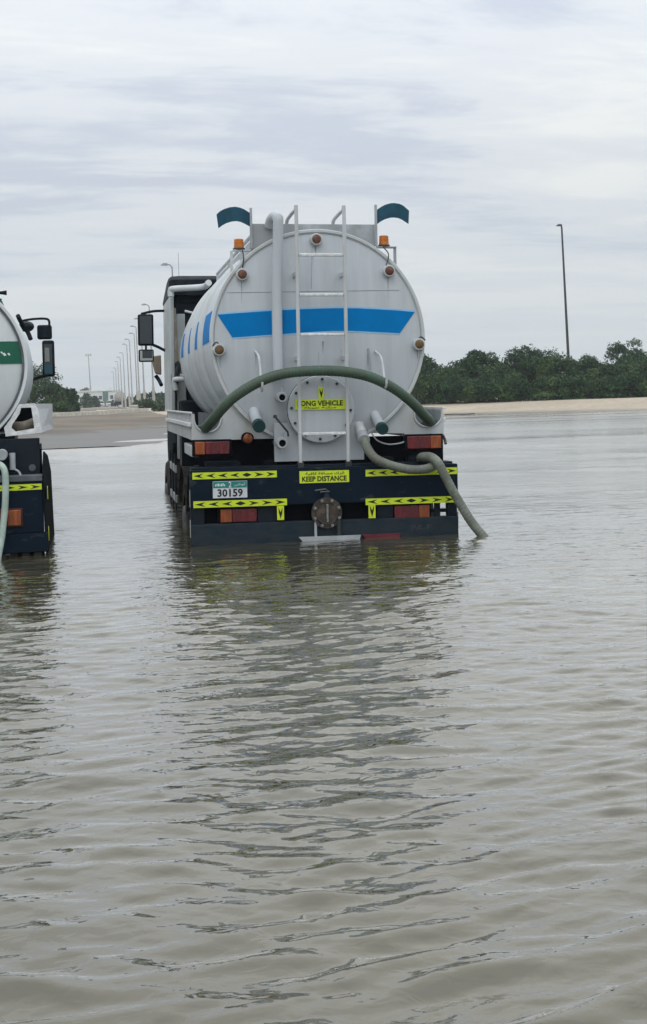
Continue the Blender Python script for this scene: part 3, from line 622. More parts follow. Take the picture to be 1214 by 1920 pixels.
# chassis
for sx in (-0.45, 0.37): MB().box(sx, sx + 0.09, 0.32, 8.2, 0.98, 1.24).build('chassis_rail', m_black, truck, 0.006)
for yy in (0.33, 1.0, 2.6, 4.2, 5.5): MB().box(-1.16 if yy < 0.5 else -0.36, 1.16 if yy < 0.5 else 0.36, yy + 0.1, yy + 0.2, 1.01, 1.21).build('cross_member', m_black, truck, 0.006)
MB().box(-1.10, 1.10, 0.62, 0.66, 0.62, 1.02).build('dark_backing', m_dark, truck); MB().box(-1.20, 1.24, 0.60, 0.64, 1.021, zo0 - 0.005).build('dark_backing', m_dark, truck)  # added dark sheets: stand in for the shade, hide bright water behind
for xx, w in ((-0.98, 0.34), (-0.52, 0.12), (0.62, 0.16), (0.95, 0.22)): MB().box(xx - w / 2, xx + w / 2, 0.45, 0.60, 1.02, 1.30).build('mounting_box', m_black, truck, 0.012)
MB().tube(bend([Lc.p3(697, 812, 0.3), Lc.p3(708, 826, 0.2), Lc.p3(728, 833, 0.16), Lc.p3(750, 831, 0.15), Lc.p3(764, 826, 0.16)], 5), 0.007, 6).build('lamp_cable', m_grey, truck)
sp = Lc.p3(835, 826, 0.2); MB().tube(bend([Lc.p3(831, 816, 0.2), sp, Lc.p3(836, 832, 0.18)], 4), 0.014, 8).build('side_hook', m_bronze, truck)
# bumper: upper beam, recess, lower beam
x0, x1, z0, z1 = Lc.rect(357, 859, 872, 950, 0.0)
ub = MB().box(x0, x1, 0.0, 0.10, Lc.rect(357, 859, 872, 944, 0.0)[2], Lc.rect(357, 859, 876, 944, 0.0)[3]).build('bumper_beam', m_beam, truck, 0.006)
bx0, bx1 = x0, x1
MB().box(x0 + 0.02, x1 - 0.02, 0.102, 0.34, z1 - 0.03, z1 - 0.001).build('bumper_top_plate', m_black, truck, 0.004)
rz1 = Lc.rect(357, 859, 872, 944, 0.0)[2]; lz1 = Lc.rect(357, 859, 976, 1000, 0.0)[3]
MB().box(x0 + 0.10, x1 - 0.32, 0.16, 0.19, lz1 - 0.2, rz1 - 0.002).build('recess_plate', m_dark, truck)
MB().box(x0, x1, 0.005, 0.11, -0.02, lz1).build('lower_bumper_beam', m_beamlow, truck, 0.006)
for (px0, px1) in ((358, 384), (484, 519), (708, 738)):
    a0, a1, _, _ = Lc.rect(px0, px1, 950, 975, 0.02); MB().box(a0, a1, 0.03, 0.10, lz1 + 0.001, rz1 - 0.001).build('lamp_bracket', m_black, truck, 0.004)
def arrows(name, r, cells, y, parent, mid=None):
    x0, x1, z0, z1 = r; o = MB().box(x0, x1, y, y + 0.004, z0, z1).build(name, m_yel, parent)
    w = (x1 - x0) / cells; zc = (z0 + z1) / 2; h = (z1 - z0) * 0.36; mb = MB(); yy = y - 0.0015
    c0 = (cells - 1) / 2 if mid is None else mid
    for i in range(cells):
        cx = x0 + (i + 0.5) * w; s = 0 if abs(i - c0) < 0.3 else (-1 if i < c0 else 1); a = w * 0.40
        if s == 0: mb.add([(cx - a, yy, zc), (cx, yy, zc - h * .9), (cx + a, yy, zc), (cx, yy, zc + h * .9)], [(0, 1, 2, 3)])
        else:
            P = [(cx + s * a, yy, zc), (cx - s * a, yy, zc + h), (cx - s * a * 0.3, yy, zc), (cx - s * a, yy, zc - h)]
            mb.add(P, [(0, 1, 2), (0, 2, 3)])
    mb.build('printed_arrows', m_ink, o, smooth=False); return o
arrows('reflective_strip', Lc.rect(361, 519.5, 884.5, 897, -0.004), 7, -0.004, truck, 4)
arrows('reflective_strip', Lc.rect(686, 857.5, 878.5, 891, -0.004), 8, -0.004, truck, 4)
arrows('reflective_strip', Lc.rect(363, 538.5, 937.5, 950, -0.004), 7, -0.004, truck)
arrows('reflective_strip', Lc.rect(686, 856, 932.5, 944.5, -0.004), 7, -0.004, truck)
sign('keep_distance_sign', Lc.rect(562, 655, 882.5, 905, -0.006), -0.006, truck, [('KEEP DISTANCE', 0.05, 0.95, 0.12, 0.56, 0.03), (KD, 0.12, 0.90, 0.62, 0.92, 0.01)], 0.005)
dart('arrow_sticker', Lc.rect(520, 533, 948.5, 975, -0.007), -0.007, truck); dart('arrow_sticker', Lc.rect(691.5, 704.5, 944.5, 971.5, -0.007), -0.007, truck)
r = Lc.rect(399.5, 464, 902, 933.5, -0.008)
npl = MB().box(r[0], r[1], -0.008, -0.001, r[2], r[3]).build('number_plate', m_plate, truck)
w, h = r[1] - r[0], r[3] - r[2]
MB().box(r[0] + 0.003, r[1] - 0.003, -0.010, -0.0082, r[2] + 0.60 * h, r[3] - 0.003).build('plate_header', m_plateg, npl)
text('30159', 'lettering', m_ink, npl, r[0] + 0.13 * w, r[0] + 0.87 * w, r[2] + 0.06 * h, r[2] + 0.54 * h, -0.0095, bold=0.03)
text('2', 'lettering', m_palewhite, npl, r[0] + 0.46 * w, r[0] + 0.54 * w, r[2] + 0.63 * h, r[2] + 0.97 * h, -0.0115, bold=0.01)
text(ar('FE83 FE91 FEEE FEC7 FE92 FEF2'), 'lettering', m_palewhite, npl, r[0] + 0.62 * w, r[0] + 0.94 * w, r[2] + 0.66 * h, r[2] + 0.92 * h, -0.0115)
mb = MB()
for k in range(7): mb.box(r[0] + (0.07 + 0.043 * k) * w, r[0] + (0.07 + 0.043 * k + 0.026) * w, -0.0118, -0.0102, r[2] + (0.70 + 0.02 * (k % 2)) * h, r[2] + (0.82 + 0.03 * (k % 3)) * h)
mb.build('small_print', m_palewhite, npl)
# faint stencilled marks on the lower beam
x0, x1, z0, z1 = Lc.rect(772, 810, 984, 994, 0.0)
m_faint = mat('faded_stencil', (0.050, 0.062, 0.072), 0.6, var=0.2, scale=40)
text('PA-P', 'faded_lettering', m_faint, truck, x0, x1, z0, z1, 0.0035)
# lower tail lamps, white patches seen beside them
for (x0, xm, x1, y0, y1, first) in ((414, 435.5, 482, 954, 979, 'a'), (740, 786, 806, 947, 972, 'r')):
    a0, a1, b0, b1 = Lc.rect(x0, x1, y0, y1, 0.03); xm_ = Lc.xz(xm, (y0 + y1) / 2, 0.03)[0]
    ho = MB().box(a0 - 0.02, a1 + 0.02, 0.045, 0.12, b0 - 0.012, b1 + 0.012).build('tail_lamp', m_dark, truck, 0.006)
    MB().box(a0, xm_ - 0.001, 0.026, 0.044, b0, b1).build('lens', m_amberdk if first == 'a' else m_red, ho, 0.006)
    MB().box(xm_ + 0.001, a1, 0.026, 0.044, b0, b1).build('lens', m_red if first == 'a' else m_amberdk, ho, 0.006)
a0, a1, _, _ = Lc.rect(840, 858, 945, 970, 0.02); MB().box(a0, a1, 0.03, 0.10, lz1 + 0.001, rz1 - 0.001).build('lamp_bracket', m_black, truck, 0.004)
a = Lc.rect(815.5, 826, 943, 974, 0.05); MB().box(a[0], a[1], 0.05, 0.08, lz1 + 0.001, rz1 - 0.001).build('frame_bar', m_black, truck)
a = Lc.rect(806, 842, 954, 961, 0.05); MB().box(a[0], a[1], 0.081, 0.10, a[2], a[3]).build('frame_bar', m_black, truck)
# big drain valve in the middle of the bumper
vx, vz = Lc.xz(613.5, 962, -0.03)
vo = MB().lathe_y([(0.0, -0.045), (0.093, -0.045), (0.098, -0.050), (0.106, -0.050), (0.108, -0.032), (0.142, -0.032), (0.145, -0.028), (0.145, 0.002), (0.10, 0.004), (0.10, 0.3)], vx, vz, 48).build('drain_valve', m_bronze, truck)
for k in range(8):
    q = rad(22.5 + 45 * k); MB().lathe_y([(0.0, -0.052), (0.014, -0.050), (0.017, -0.034)], vx + 0.124 * math.sin(q), vz + 0.124 * math.cos(q), 10).build('bolt', m_bolt, vo)
MB().box(vx - 0.009, vx + 0.011, -0.062, -0.046, vz - 0.085, vz + 0.085).build('cover_rib', m_bolt, vo, 0.004)
MB().prism([(vx - 0.03, vz + 0.13), (vx + 0.035, vz + 0.13), (vx + 0.012, vz + 0.205), (vx - 0.012, vz + 0.205)], -0.028, -0.008).build('valve_bracket', m_beamlow, vo)
MB().tube([(vx - 0.11, -0.03, vz + 0.215), (vx - 0.01, -0.035, vz + 0.225), (vx + 0.03, -0.03, vz + 0.20), (vx - 0.06, -0.03, vz + 0.20)], 0.007, 6).build('valve_handle', m_dgrey, vo)
for dx, rr, mm in ((-0.108, 0.013, m_grey), (0.112, 0.022, m_bolt2)):
    MB().tube([(vx + dx, -0.02, vz - 0.07), (vx + dx, -0.02, vz - 0.45)], rr, 10).build('drop_pipe', mm, truck)
# boards at the water line under the valve
za = 0.56
for (p0, p1, mm, nm) in ((560, 676, m_grey, 'pale_board'), (680, 752, mat('faded_red_paint', (0.13, 0.02, 0.03), 0.5), 'red_board')):
    a = Lc.p3(p0, 1008, -0.02); b = Lc.p3(p1, 1006, -0.02)
    MB().prism([(a.x, za + 0.038), (b.x, za + 0.038), (b.x - 0.02, za - 0.02), (a.x + 0.05, za - 0.02)], -0.055 if p0 < 600 else -0.02, -0.03 if p0 < 600 else 0.003).build(nm, mm, truck)
# wheels, mudguards, side guard
def wheel(parent, x, y, r=0.52, w=0.30, dual=False):
    sgn = 1 if x > 0 else -1; xa, xb = x, x - sgn * w
    prof = [(r * 0.55, 0), (r * 0.62, 0.0), (r * 0.9, 0.0), (r, 0.05), (r, w - 0.05), (r * 0.9, w), (r * 0.55, w)]
    mb = MB(); seg = 32; o = 0
    for q, yy in prof:
        for k in range(seg):
            t = 2 * math.pi * k / seg; mb.v.append((x - sgn * yy, y + q * math.sin(t), r + q * math.cos(t)))
    for i in range(len(prof) - 1):
        for k in range(seg):
            a = i * seg + k; b = i * seg + (k + 1) % seg; mb.f.append((a, b, b + seg, a + seg))
    wo = mb.build('wheel', m_rubber, parent)
    mb = MB()
    for q, dx in ((0.56, 0.03), (0.4, 0.06), (0.3, -0.02), (0.0, -0.03)):
        for k in range(seg):
            t = 2 * math.pi * k / seg; mb.v.append((x - sgn * dx, y + q * r * math.sin(t), r + q * r * math.cos(t)))
    for i in range(3):
        for k in range(seg):
            a = i * seg + k; b = i * seg + (k + 1) % seg; mb.f.append((a, b, b + seg, a + seg))
    mb.build('rim', m_dgrey, wo)
for sx in (-1.20, 1.20):
    for yy in (1.55, 2.90, 7.1): wheel(truck, sx, yy)
    sg = 1 if sx > 0 else -1
    for yy in (1.55, 2.90):
        arc = [(yy + 0.62 * math.cos(rad(t)), 0.52 + 0.62 * math.sin(rad(t))) for t in range(15, 170, 14)]
        inn = [(yy + 0.60 * math.cos(rad(t)), 0.52 + 0.60 * math.sin(rad(t))) for t in range(15, 170, 14)]
        mb = MB(); n = len(arc); xa, xb = sorted((sx + sg * 0.03, sx - sg * 0.36))
        vs = [(xa, *p) for p in arc] + [(xb, *p) for p in arc]; mb.add(vs, [(i, i + 1, n + i + 1, n + i) for i in range(n - 1)])
        mb.build('mudguard', m_rubber, truck)
    xa, xb = sorted((sx + sg * 0.03, sx - sg * 0.42))
    MB().box(xa, xb, 0.70, 0.715, 0.25, 1.18 if sg < 0 else 0.66).build('mudflap', m_rubber, truck)
    if sg < 0: MB().box(xa - 0.0 if sg < 0 else xb - 0.03, xa + 0.03 if sg < 0 else xb, 0.11, 0.70, 0.30, 1.20).build('side_plate', m_black, truck, 0.004)
    xs_ = sx + sg * 0.045
    for k, zz in enumerate((0.66, 1.02)):
        MB().box(xs_ - 0.008, xs_ + 0.008, 3.7, 5.1, zz, zz + 0.09).build('side_guard_bar', m_grey, truck, 0.003)
    for yy in (3.8, 4.4, 5.0): MB().box(xs_ - sg * 0.009 - 0.02, xs_ - sg * 0.009 + 0.0, yy, yy + 0.05, 0.55, 1.25).build('side_guard_post', m_black, truck)
    MB().box(min(xs_ + sg * 0.02, xs_ - sg * 0.06), max(xs_ + sg * 0.02, xs_ - sg * 0.06), 0.70, 1.75, zo0 - 0.17, zo0 - 0.06).build('side_locker', m_white if sg < 0 else m_grey, truck, 0.008)
    for yy, zz, hh in ((0.02, 0.62, 0.16), (0.02, 0.90, 0.16)):
        MB().box(bx0 - 0.004 if sg < 0 else bx1 - 0.0, bx0 + 0.0 if sg < 0 else bx1 + 0.004, 0.015, 0.075, zz, zz + hh).build('side_reflector', m_grey, truck)
MB().box(-0.98, -0.45, 3.3, 4.9, 0.62, 1.05).build('fuel_tank', m_dgrey, truck, 0.04)
# cab
CY0, CY1 = 5.75, 7.95
xcl = Lc.xz(303, 640, CY0)[0]; xcl = -1.18; xcr = -xcl
zft = Lc.xz(335, 517, CY0)[1]; zfb = Lc.xz(335, 555, CY0)[1]
zcb = Lc.xz(310, 772, CY0)[1]
cabp = [(CY0, 1.28), (6.4, 1.28), (6.75, 1.12), (CY1 - 0.1, 0.95), (CY1 + 0.05, 1.2), (CY1, 1.9), (CY1 - 0.28, zfb), (CY0, zfb)]
MB().prism_x(cabp, xcl + 0.05, xcr - 0.05).build('cab_body', mat('dusty_black_cab', (0.026, 0.034, 0.040), 0.95, spec=0.02), truck, 0.03)
for k in range(9): MB().box(xcl + 0.12, 0.6, CY0 - 0.02, CY0 - 0.001, zfb - 0.10 - k * 0.155, zfb - 0.03 - k * 0.155).build('cab_rib', m_cabdk, truck, 0.006)
for sd, xx in ((-1, xcl), (1, xcr)):
    MB().box(min(xx, xx - sd * 0.045), max(xx, xx - sd * 0.045), CY0 - 0.20, CY1 - 0.4, zcb, zfb + 0.01).build('cab_side_panel', m_cabgr, truck, 0.012)
    MB().box(min(xx - sd * 0.07, xx - sd * 0.20), max(xx - sd * 0.07, xx - sd * 0.20), CY0 - 0.09, CY0 - 0.022, 1.1, zfb - 0.25).build('cab_corner_post', m_cabgr, truck, 0.01)
fz = [(CY0 - 0.12, zfb), (CY0 - 0.12, zfb + 0.02), (CY0 - 0.10, zft - 0.06), (CY0 + 0.02, zft), (CY0 + 0.5, zft - 0.02), (CY1 - 0.5, zfb + 0.05), (CY1 - 0.45, zfb)]
fo = MB()
secs = [(xcl - 0.01, 0.86), (xcl + 0.03, 0.97), (xcl + 0.14, 1.0), (0.0, 1.0), (xcr - 0.45, 0.98), (xcr - 0.2, 0.8), (xcr - 0.02, 0.35)]
n = len(fz); vs = []
for x, k in secs: vs += [(x, y, zfb + (z - zfb) * k) for y, z in fz]
fo.add(vs, [(i * n + j, (i + 1) * n + j, (i + 1) * n + (j + 1) % n, i * n + (j + 1) % n) for i in range(len(secs) - 1) for j in range(n)] + [tuple(range(n)), tuple(range(len(secs) * n - 1, (len(secs) - 1) * n - 1, -1))])
fo.build('roof_deflector', m_cabdk, truck, 0.012)
# exhaust stack / air intake
a = Lc.p3(325.5, 577, CY0 - 0.12); b = Lc.p3(329, 680, CY0 - 0.12)
MB().tube([a, b], 0.034, 14).build('intake_pipe', m_beige, truck)
MB().tube([a + Vector((0, 0, 0.03)), a - Vector((0, 0, 0.005))], 0.042, 14).build('pipe_cap', m_cabdk, truck)
c = Lc.p3(328, 703, CY0 - 0.15)
MB().tube(bend([b, b - Vector((-0.03, 0, 0.06)), c, c - Vector((0, 0, 0.12))], 4), 0.05, 14).build('exhaust_elbow', m_bolt2, truck)
MB().tube(bend([Lc.p3(330, 732, CY0 - 0.2), Lc.p3(327, 714, CY0 - 0.2), Lc.p3(336, 711, CY0 - 0.25), Lc.p3(352, 712, CY0 - 0.25)], 4), 0.036, 14).build('lower_pipe', m_white, truck)
e0 = Lc.p3(321, 556, 5.45); e1 = Lc.p3(321, 545, 5.45); e2 = Lc.p3(328, 541.5, 5.42); e3 = Lc.p3(380, 538, 5.3); e4 = Lc.p3(392, 530, 5.1)
MB().tube(bend([e0, e1, e2, e3, e4], 6), 0.042, 16).build('vacuum_pipe', m_white, truck)
for (px, py, yy) in ((347, 583, 4.6), (338, 703, 5.0)):
    a = Lc.p3(px, py, yy); MB().tube([a, a + Vector((0.12, 0, -0.03))], 0.014, 8).build('lashing_lug', m_white, truck)
MB().box(xcl + 0.1, xcr - 0.1, 5.25, 5.7, 1.0, 1.9).build('engine_shroud', m_cabdk, truck, 0.03)
# mirrors on the near side, built on both sides
def mirror(sd):
    ym = 7.25
    r = Lc.rect(259, 288.5, 589, 648, ym); r2 = Lc.rect(260.5, 289, 655, 678.5, ym)
    def X(v): return v if sd < 0 else -v
    def bx(rr, y0, y1, ins=0.0): return MB().box(min(X(rr[0] + ins), X(rr[1] - ins)), max(X(rr[0] + ins), X(rr[1] - ins)), y0, y1, rr[2] + ins, rr[3] - ins)
    m1 = bx(r, ym, ym + 0.10).build('mirror_housing', m_cabdk, truck, 0.025); bx(r, ym - 0.004, ym - 0.001, 0.028).build('mirror_glass', m_glass, m1)
    m2 = bx(r2, ym, ym + 0.10).build('mirror_housing', m_cabdk, truck, 0.022); bx(r2, ym - 0.004, ym - 0.001, 0.02).build('mirror_glass', m_glassl, m2)
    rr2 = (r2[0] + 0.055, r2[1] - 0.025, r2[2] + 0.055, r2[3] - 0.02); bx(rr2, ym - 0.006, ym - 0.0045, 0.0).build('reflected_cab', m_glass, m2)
    MB().tube(bend([(X(r[0] + 0.05), ym + 0.05, r[3] + 0.005), (X(r[1]), ym + 0.05, r[3] + 0.045), (X(xcl + 0.06), ym + 0.02, r[3] + 0.05)], 4), 0.02, 10).build('mirror_arm', m_cabdk, truck)
    MB().tube(bend([(X(r[1] - 0.03), ym + 0.05, r[2] + 0.02), (X(r[1] + 0.06), ym + 0.04, r[2] - 0.02), (X(xcl + 0.05), ym + 0.02, r[2] - 0.10)], 4), 0.022, 10).build('mirror_arm', m_cabdk, truck)
    MB().tube([(X((r[0] + r[1]) / 2), ym + 0.05, r[2]), (X((r[0] + r[1]) / 2), ym + 0.05, r2[3])], 0.015, 8).build('mirror_link', m_cabdk, truck)
mirror(-1); mirror(1)
# ramp mirror pod near the front corner
a = Lc.rect(283, 303, 668, 703, 8.05)
MB().prism([(a[0], a[3]), (a[1], a[3] + 0.02), (a[1], a[2]), (a[0] + 0.07, a[2] + 0.02)], 8.05, 8.2).build('front_mirror', m_beige, truck, 0.015)
q = Lc.p3(292, 704, 8.1); MB().tube(bend([q, Lc.p3(298, 712, 8.1), Lc.p3(303, 722, 8.0)], 4), 0.03, 10).build('front_mirror_arm', m_cabdk, truck)
# whip antenna
a = Lc.p3(336, 520, 6.6); MB().tube([a, Lc.p3(334.5, 474, 6.6)], 0.004, 6).build('antenna', m_grey, truck)

# hoses: things of their own
def world_hose(name, pts, r, m, label, cat, joint=None):
    P = [TR @ Vector(p) for p in bend(pts, 10)]
    L = [0.0]
    for a, b in zip(P[:-1], P[1:]): L.append(L[-1] + (b - a).length)
    q = np.arange(0, L[-1], 0.0085); A = np.array([tuple(p) for p in P])
    P = [Vector((np.interp(t, L, A[:, 0]), np.interp(t, L, A[:, 1]), np.interp(t, L, A[:, 2]))) for t in q]
    rs = [r * (1 + 0.028 * math.sin(t * 2 * math.pi / 0.034) + 0.012 * math.sin(t * 5.1 + 1)) for t in q]
    o = MB().tube(P, rs, 18).build(name, m, None, ang=60); tag(o, label, cat); return o
HP = [(370, 806, 2.4), (374, 806, 1.4), (378, 806, 0.75), (386, 802, 0.38), (398, 789, 0.16), (417, 766, 0.04), (440, 744, -0.02), (480, 719, -0.05), (520, 703.5, -0.06), (560, 697, -0.06), (607, 695, -0.06), (650, 697.5, -0.06),
      (695, 707, -0.05), (738, 728, -0.02), (772, 754, 0.06), (797, 780, 0.22), (808, 791, 0.42), (808, 795, 0.8), (790, 796, 1.6), (770, 794, 2.6)]
world_hose('suction_hose', [Lc.p3(*p) for p in HP], 0.049, m_hose, 'dark green hose arched across the back of the tank, ends in both trays', 'hose')
H2 = [(678, 810, 0.24), (682, 822, 0.10), (690, 842, 0.0), (705, 860, -0.07), (735, 873, -0.11), (768, 880, -0.12), (795, 880, -0.11), (812, 874, -0.03), (817, 866, 0.14), (806, 860, 0.26), (790, 861, 0.22), (792, 857, 0.06), (808, 857, -0.06), (822, 868, -0.13), (836, 895, -0.16), (856, 932, -0.18), (884, 978, -0.24), (911, 1012, -0.30), (930, 1045, -0.34)]
oh = world_hose('suction_hose', [Lc.p3(*p) for p in H2], 0.043, m_hose2, 'grey green hose looping off the tank outlet and running into the water', 'hose')
cp = [TR @ Lc.p3(671, 797, 0.30), TR @ Lc.p3(677, 808, 0.245), TR @ Lc.p3(682, 822, 0.10)]
o = MB().tube(cp, 0.052, 20).build('hose_coupling', m_white, oh)
o = MB().tube([cp[2] * 0.55 + cp[1] * 0.45, cp[2] * 1.25 - cp[1] * 0.25], 0.056, 20).build('hose_clamp', m_grey, oh)

# ------------------------------------------------------------------ second tanker at the left edge
T2 = Matrix.Translation((-1.76, 11.60, -0.56)) @ Matrix.Rotation(rad(2.6), 4, 'Z')
L2 = Local(T2)
t2 = empty('tanker_truck', T2)
tag(t2, 'white tanker truck with green band, cut off by the left edge of the photo', 'tanker truck')
ec = L2.p3(-178, 686, 0.38); er = L2.p3(53, 686, 0.38); EA = er.x - ec.x
EB = (L2.p3(-60, 686 - 189, 0.38).z - ec.z)
sh2 = MB().lathe_y([(1, 0.38), (1, 4.3), (0.6, 4.45), (0, 4.5)], ec.x, ec.z, 80, EA, EB).build('tank_shell', m_tank2, t2)
te2 = MB().lathe_y([(0, 0.27), (0.5, 0.30), (0.8, 0.34), (0.97, 0.376), (0.985, 0.39)], ec.x, ec.z, 80, EA * 0.985, EB * 0.985).build('tank_end', m_tank2, t2, ang=60)
MB().lathe_y([(0.972, 0.40), (0.972, 0.362), (0.998, 0.362), (1.004, 0.372), (1.004, 0.42)], ec.x, ec.z, 80, EA, EB).build('rear_rim', m_tank2, t2)
MB().lathe_y([(0.950, 0.375), (0.952, 0.358), (0.971, 0.358), (0.971, 0.38)], ec.x, ec.z, 80, EA, EB).build('dark_seal', m_dgrey, t2)
for yy in (1.3, 2.3, 3.3):
    MB().lathe_y([(0.996, yy - 0.09), (1.022, yy - 0.05), (1.03, yy), (1.022, yy + 0.05), (0.996, yy + 0.09)], ec.x, ec.z, 80, EA, EB).build('stiffener_ring', m_tank2, t2, ang=80)
def e_y(x, z):
    rr = math.hypot((x - ec.x) / (EA * 0.985), (z - ec.z) / (EB * 0.985)); return float(np.interp(rr, [0, 0.5, 0.8, 0.97, 0.985], [0.27, 0.30, 0.34, 0.376, 0.39]))
zt2 = L2.p3(30, 640, 0.37).z; zb2 = L2.p3(30, 682, 0.37).z
mb = MB(); n = 24; nv = 5; vs = []
for i in range(n + 1):
    for k in range(nv + 1):
        z = zt2 + (zb2 - zt2) * k / nv; hw = EA * 0.95 * math.sqrt(max(0, 1 - ((z - ec.z) / (EB * 0.95)) ** 2)); x = ec.x + hw * (2 * i / n - 1); vs.append((x, e_y(x, z) - 0.006, z))
mb.add(vs, [(i * (nv + 1) + k, i * (nv + 1) + k + 1, (i + 1) * (nv + 1) + k + 1, (i + 1) * (nv + 1) + k) for i in range(n) for k in range(nv)])
gb = mb.build('green_band', m_green, te2)
mb = MB()
for (px, py, s) in ((17, 664, 2.6), (8.5, 664.5, 3.4), (3.5, 661, 2.2), (-4, 665, 3.2)):
    p = L2.p3(px, py, 0.33); p.y = e_y(p.x, p.z) - 0.009; k = s / 205
    mb.add([p + Vector((-k * 1.2, 0, k * .5)), p + Vector((0.1 * k, 0, -k)), p + Vector((k * 1.2, 0, -k * .4)), p + Vector((0, 0, k))], [(0, 1, 2, 3)])
mb.build('lettering', m_palewhite, gb, smooth=False)
# tray end with its opening
outer = [(8, 802), (20, 786), (36, 758), (66, 756), (72, 770), (79, 811), (11, 818.5)]
inner = [(22, 802), (24, 795), (37, 776), (40, 764.7), (59, 764), (65, 803), (30, 809)]
po = [L2.xz(a, b, 0.30) for a, b in outer]; pi = [L2.xz(a, b, 0.30) for a, b in inner]
mb = MB(); n = 7
vs = [(x, 0.30, z) for x, z in po] + [(x, 0.30, z) for x, z in pi] + [(x, 0.31, z) for x, z in po] + [(x, 0.31, z) for x, z in pi]
# outline and opening share seven corners each, joined corner to corner
prs = [(0, 0), (1, 1), (2, 3), (3, 4), (4, 4), (5, 5), (6, 6)]
fs = []
ordo = [0, 1, 2, 3, 4, 5, 6]
fs = [(0, 7, 8, 1), (1, 8, 9, 2), (2, 9, 10), (2, 10, 11, 3), (3, 11, 4), (4, 11, 12, 5), (5, 12, 13, 6), (6, 13, 7, 0)]
fs += [tuple(i + 14 for i in f[::-1]) for f in fs]
fs += [(i, (i + 1) % 7, (i + 1) % 7 + 14, i + 14) for i in range(7)] + [((i + 1) % 7 + 7, i + 7, i + 21, (i + 1) % 7 + 21) for i in range(7)]
MB().add(vs, fs).build('tray_end_plate', m_rung, t2, smooth=False)
a = L2.xz(79, 811, 0.31); b = L2.xz(66, 757, 0.31)
MB().add([(b[0] + 0.0, 0.312, b[1]), (a[0], 0.312, a[1]), (a[0] + 0.12, 2.4, a[1]), (a[0] + 0.12, 2.4, b[1]), (b[0] - 0.01, 0.312, b[1]), (a[0] - 0.01, 0.312, a[1]), (a[0] + 0.11, 2.4, a[1]), (a[0] + 0.11, 2.4, b[1])],
         [(0, 1, 2, 3), (7, 6, 5, 4), (0, 3, 7, 4), (1, 5, 6, 2), (2, 6, 7, 3)]).build('tray_side', m_rung, t2, smooth=False)
MB().box(a[0] - 0.45, a[0] - 0.02, 0.32, 3.0, a[1] + 0.0, a[1] + 0.012).build('tray_floor', m_dgrey, t2)
bp_ = L2.p3(44, 800, 0.6); MB().tube(bend([bp_ + Vector((-0.15, 0.2, 0.0)), bp_, bp_ + Vector((0.1, 0.3, 0.03)), bp_ + Vector((0.05, 0.9, 0.02))], 5), 0.05, 12).build('stowed_pipe', m_beige, t2)
MB().box(a[0] - 0.50, a[0] - 0.03, 0.9, 0.93, a[1] + 0.02, b[1]).build('tray_bulkhead', m_dark, t2)
# chassis and rear panels
xr2 = L2.xz(81, 900, 0.0)[0]; xl2 = xr2 - 2.46
zz = lambda py, y=0.0: L2.xz(50, py, y)[1]
MB().box(xl2, xr2 - 0.02, 0.25, 0.32, zz(896, 0.25), zz(822, 0.25)).build('rear_panel', m_black, t2, 0.006)
MB().box(xl2, xr2, 0.02, 0.26, zz(903), zz(892)).build('bumper_ledge', m_dgrey, t2, 0.005)
MB().box(xl2, xr2 - 0.005, 0.03, 0.10, zz(1000), zz(903.5)).build('bumper_beam', m_beam, t2, 0.005)
MB().box(xl2, xr2 + 0.03, 0.0, 0.11, zz(1036), zz(1000.5)).build('lower_bumper_beam', m_beam, t2, 0.006)
r = L2.rect(17, 80, 908, 919, 0.02)
arrows('reflective_strip', (r[1] - 7 * (r[1] - r[0]) / 2.6, r[1] - 0.006, r[2], r[3]), 7, 0.024, t2, -1)
r = L2.rect(14.5, 40, 956, 986, 0.0)
lo = MB().box(r[0] - 0.25, r[1] + 0.016, 0.012, 0.029, r[2] - 0.012, r[3] + 0.012).build('tail_lamp', mat('dark_red_lamp_rim', (0.05, 0.008, 0.008), 0.4), t2, 0.006)
MB().box(r[0], r[1], -0.008, 0.011, r[2], r[3]).build('lens', m_amberdk, lo, 0.008)
MB().box(r[0] - 0.235, r[0] - 0.002, -0.008, 0.011, r[2], r[3]).build('lens', m_red, lo, 0.008)
for k in range(12):
    x = xr2 - 0.06 - k * 0.105; MB().prism([(x - 0.035, zz(1037)), (x + 0.035, zz(1037)), (x + 0.02, zz(1050)), (x - 0.045, zz(1050))], 0.03, 0.06).build('flap_tooth', m_rubber, t2)
# right flank
fl = [(0.02, zz(893), 0.004), (0.6, zz(852), 0.02), (1.3, zz(866), 0.055), (1.9, zz(905), 0.085), (2.1, 0.75, 0.095), (2.1, 0.0, 0.115), (0.02, 0.0, 0.03)]
n = len(fl); vs = [(xr2 + dx, y, z) for y, z, dx in fl] + [(xr2 + dx - 0.012, y, z) for y, z, dx in fl]
MB().add(vs, [tuple(range(n - 1, -1, -1)), tuple(range(n, 2 * n))] + [(k, (k + 1) % n, (k + 1) % n + n, k + n) for k in range(n)]).build('side_plate', m_dark, t2, smooth=False)
MB().box(xr2 - 0.30, xr2 - 0.002, 0.33, 2.1, 0.1, zz(845)).build('wheel_box', m_dark, t2)
for py in (929, 1008):
    MB().box(xr2 + 0.035, xr2 + 0.041, 0.10, 0.50, zz(py + 10), zz(py - 10)).build('side_marker', m_yel, t2)
c0 = (xl2 + xr2) / 2
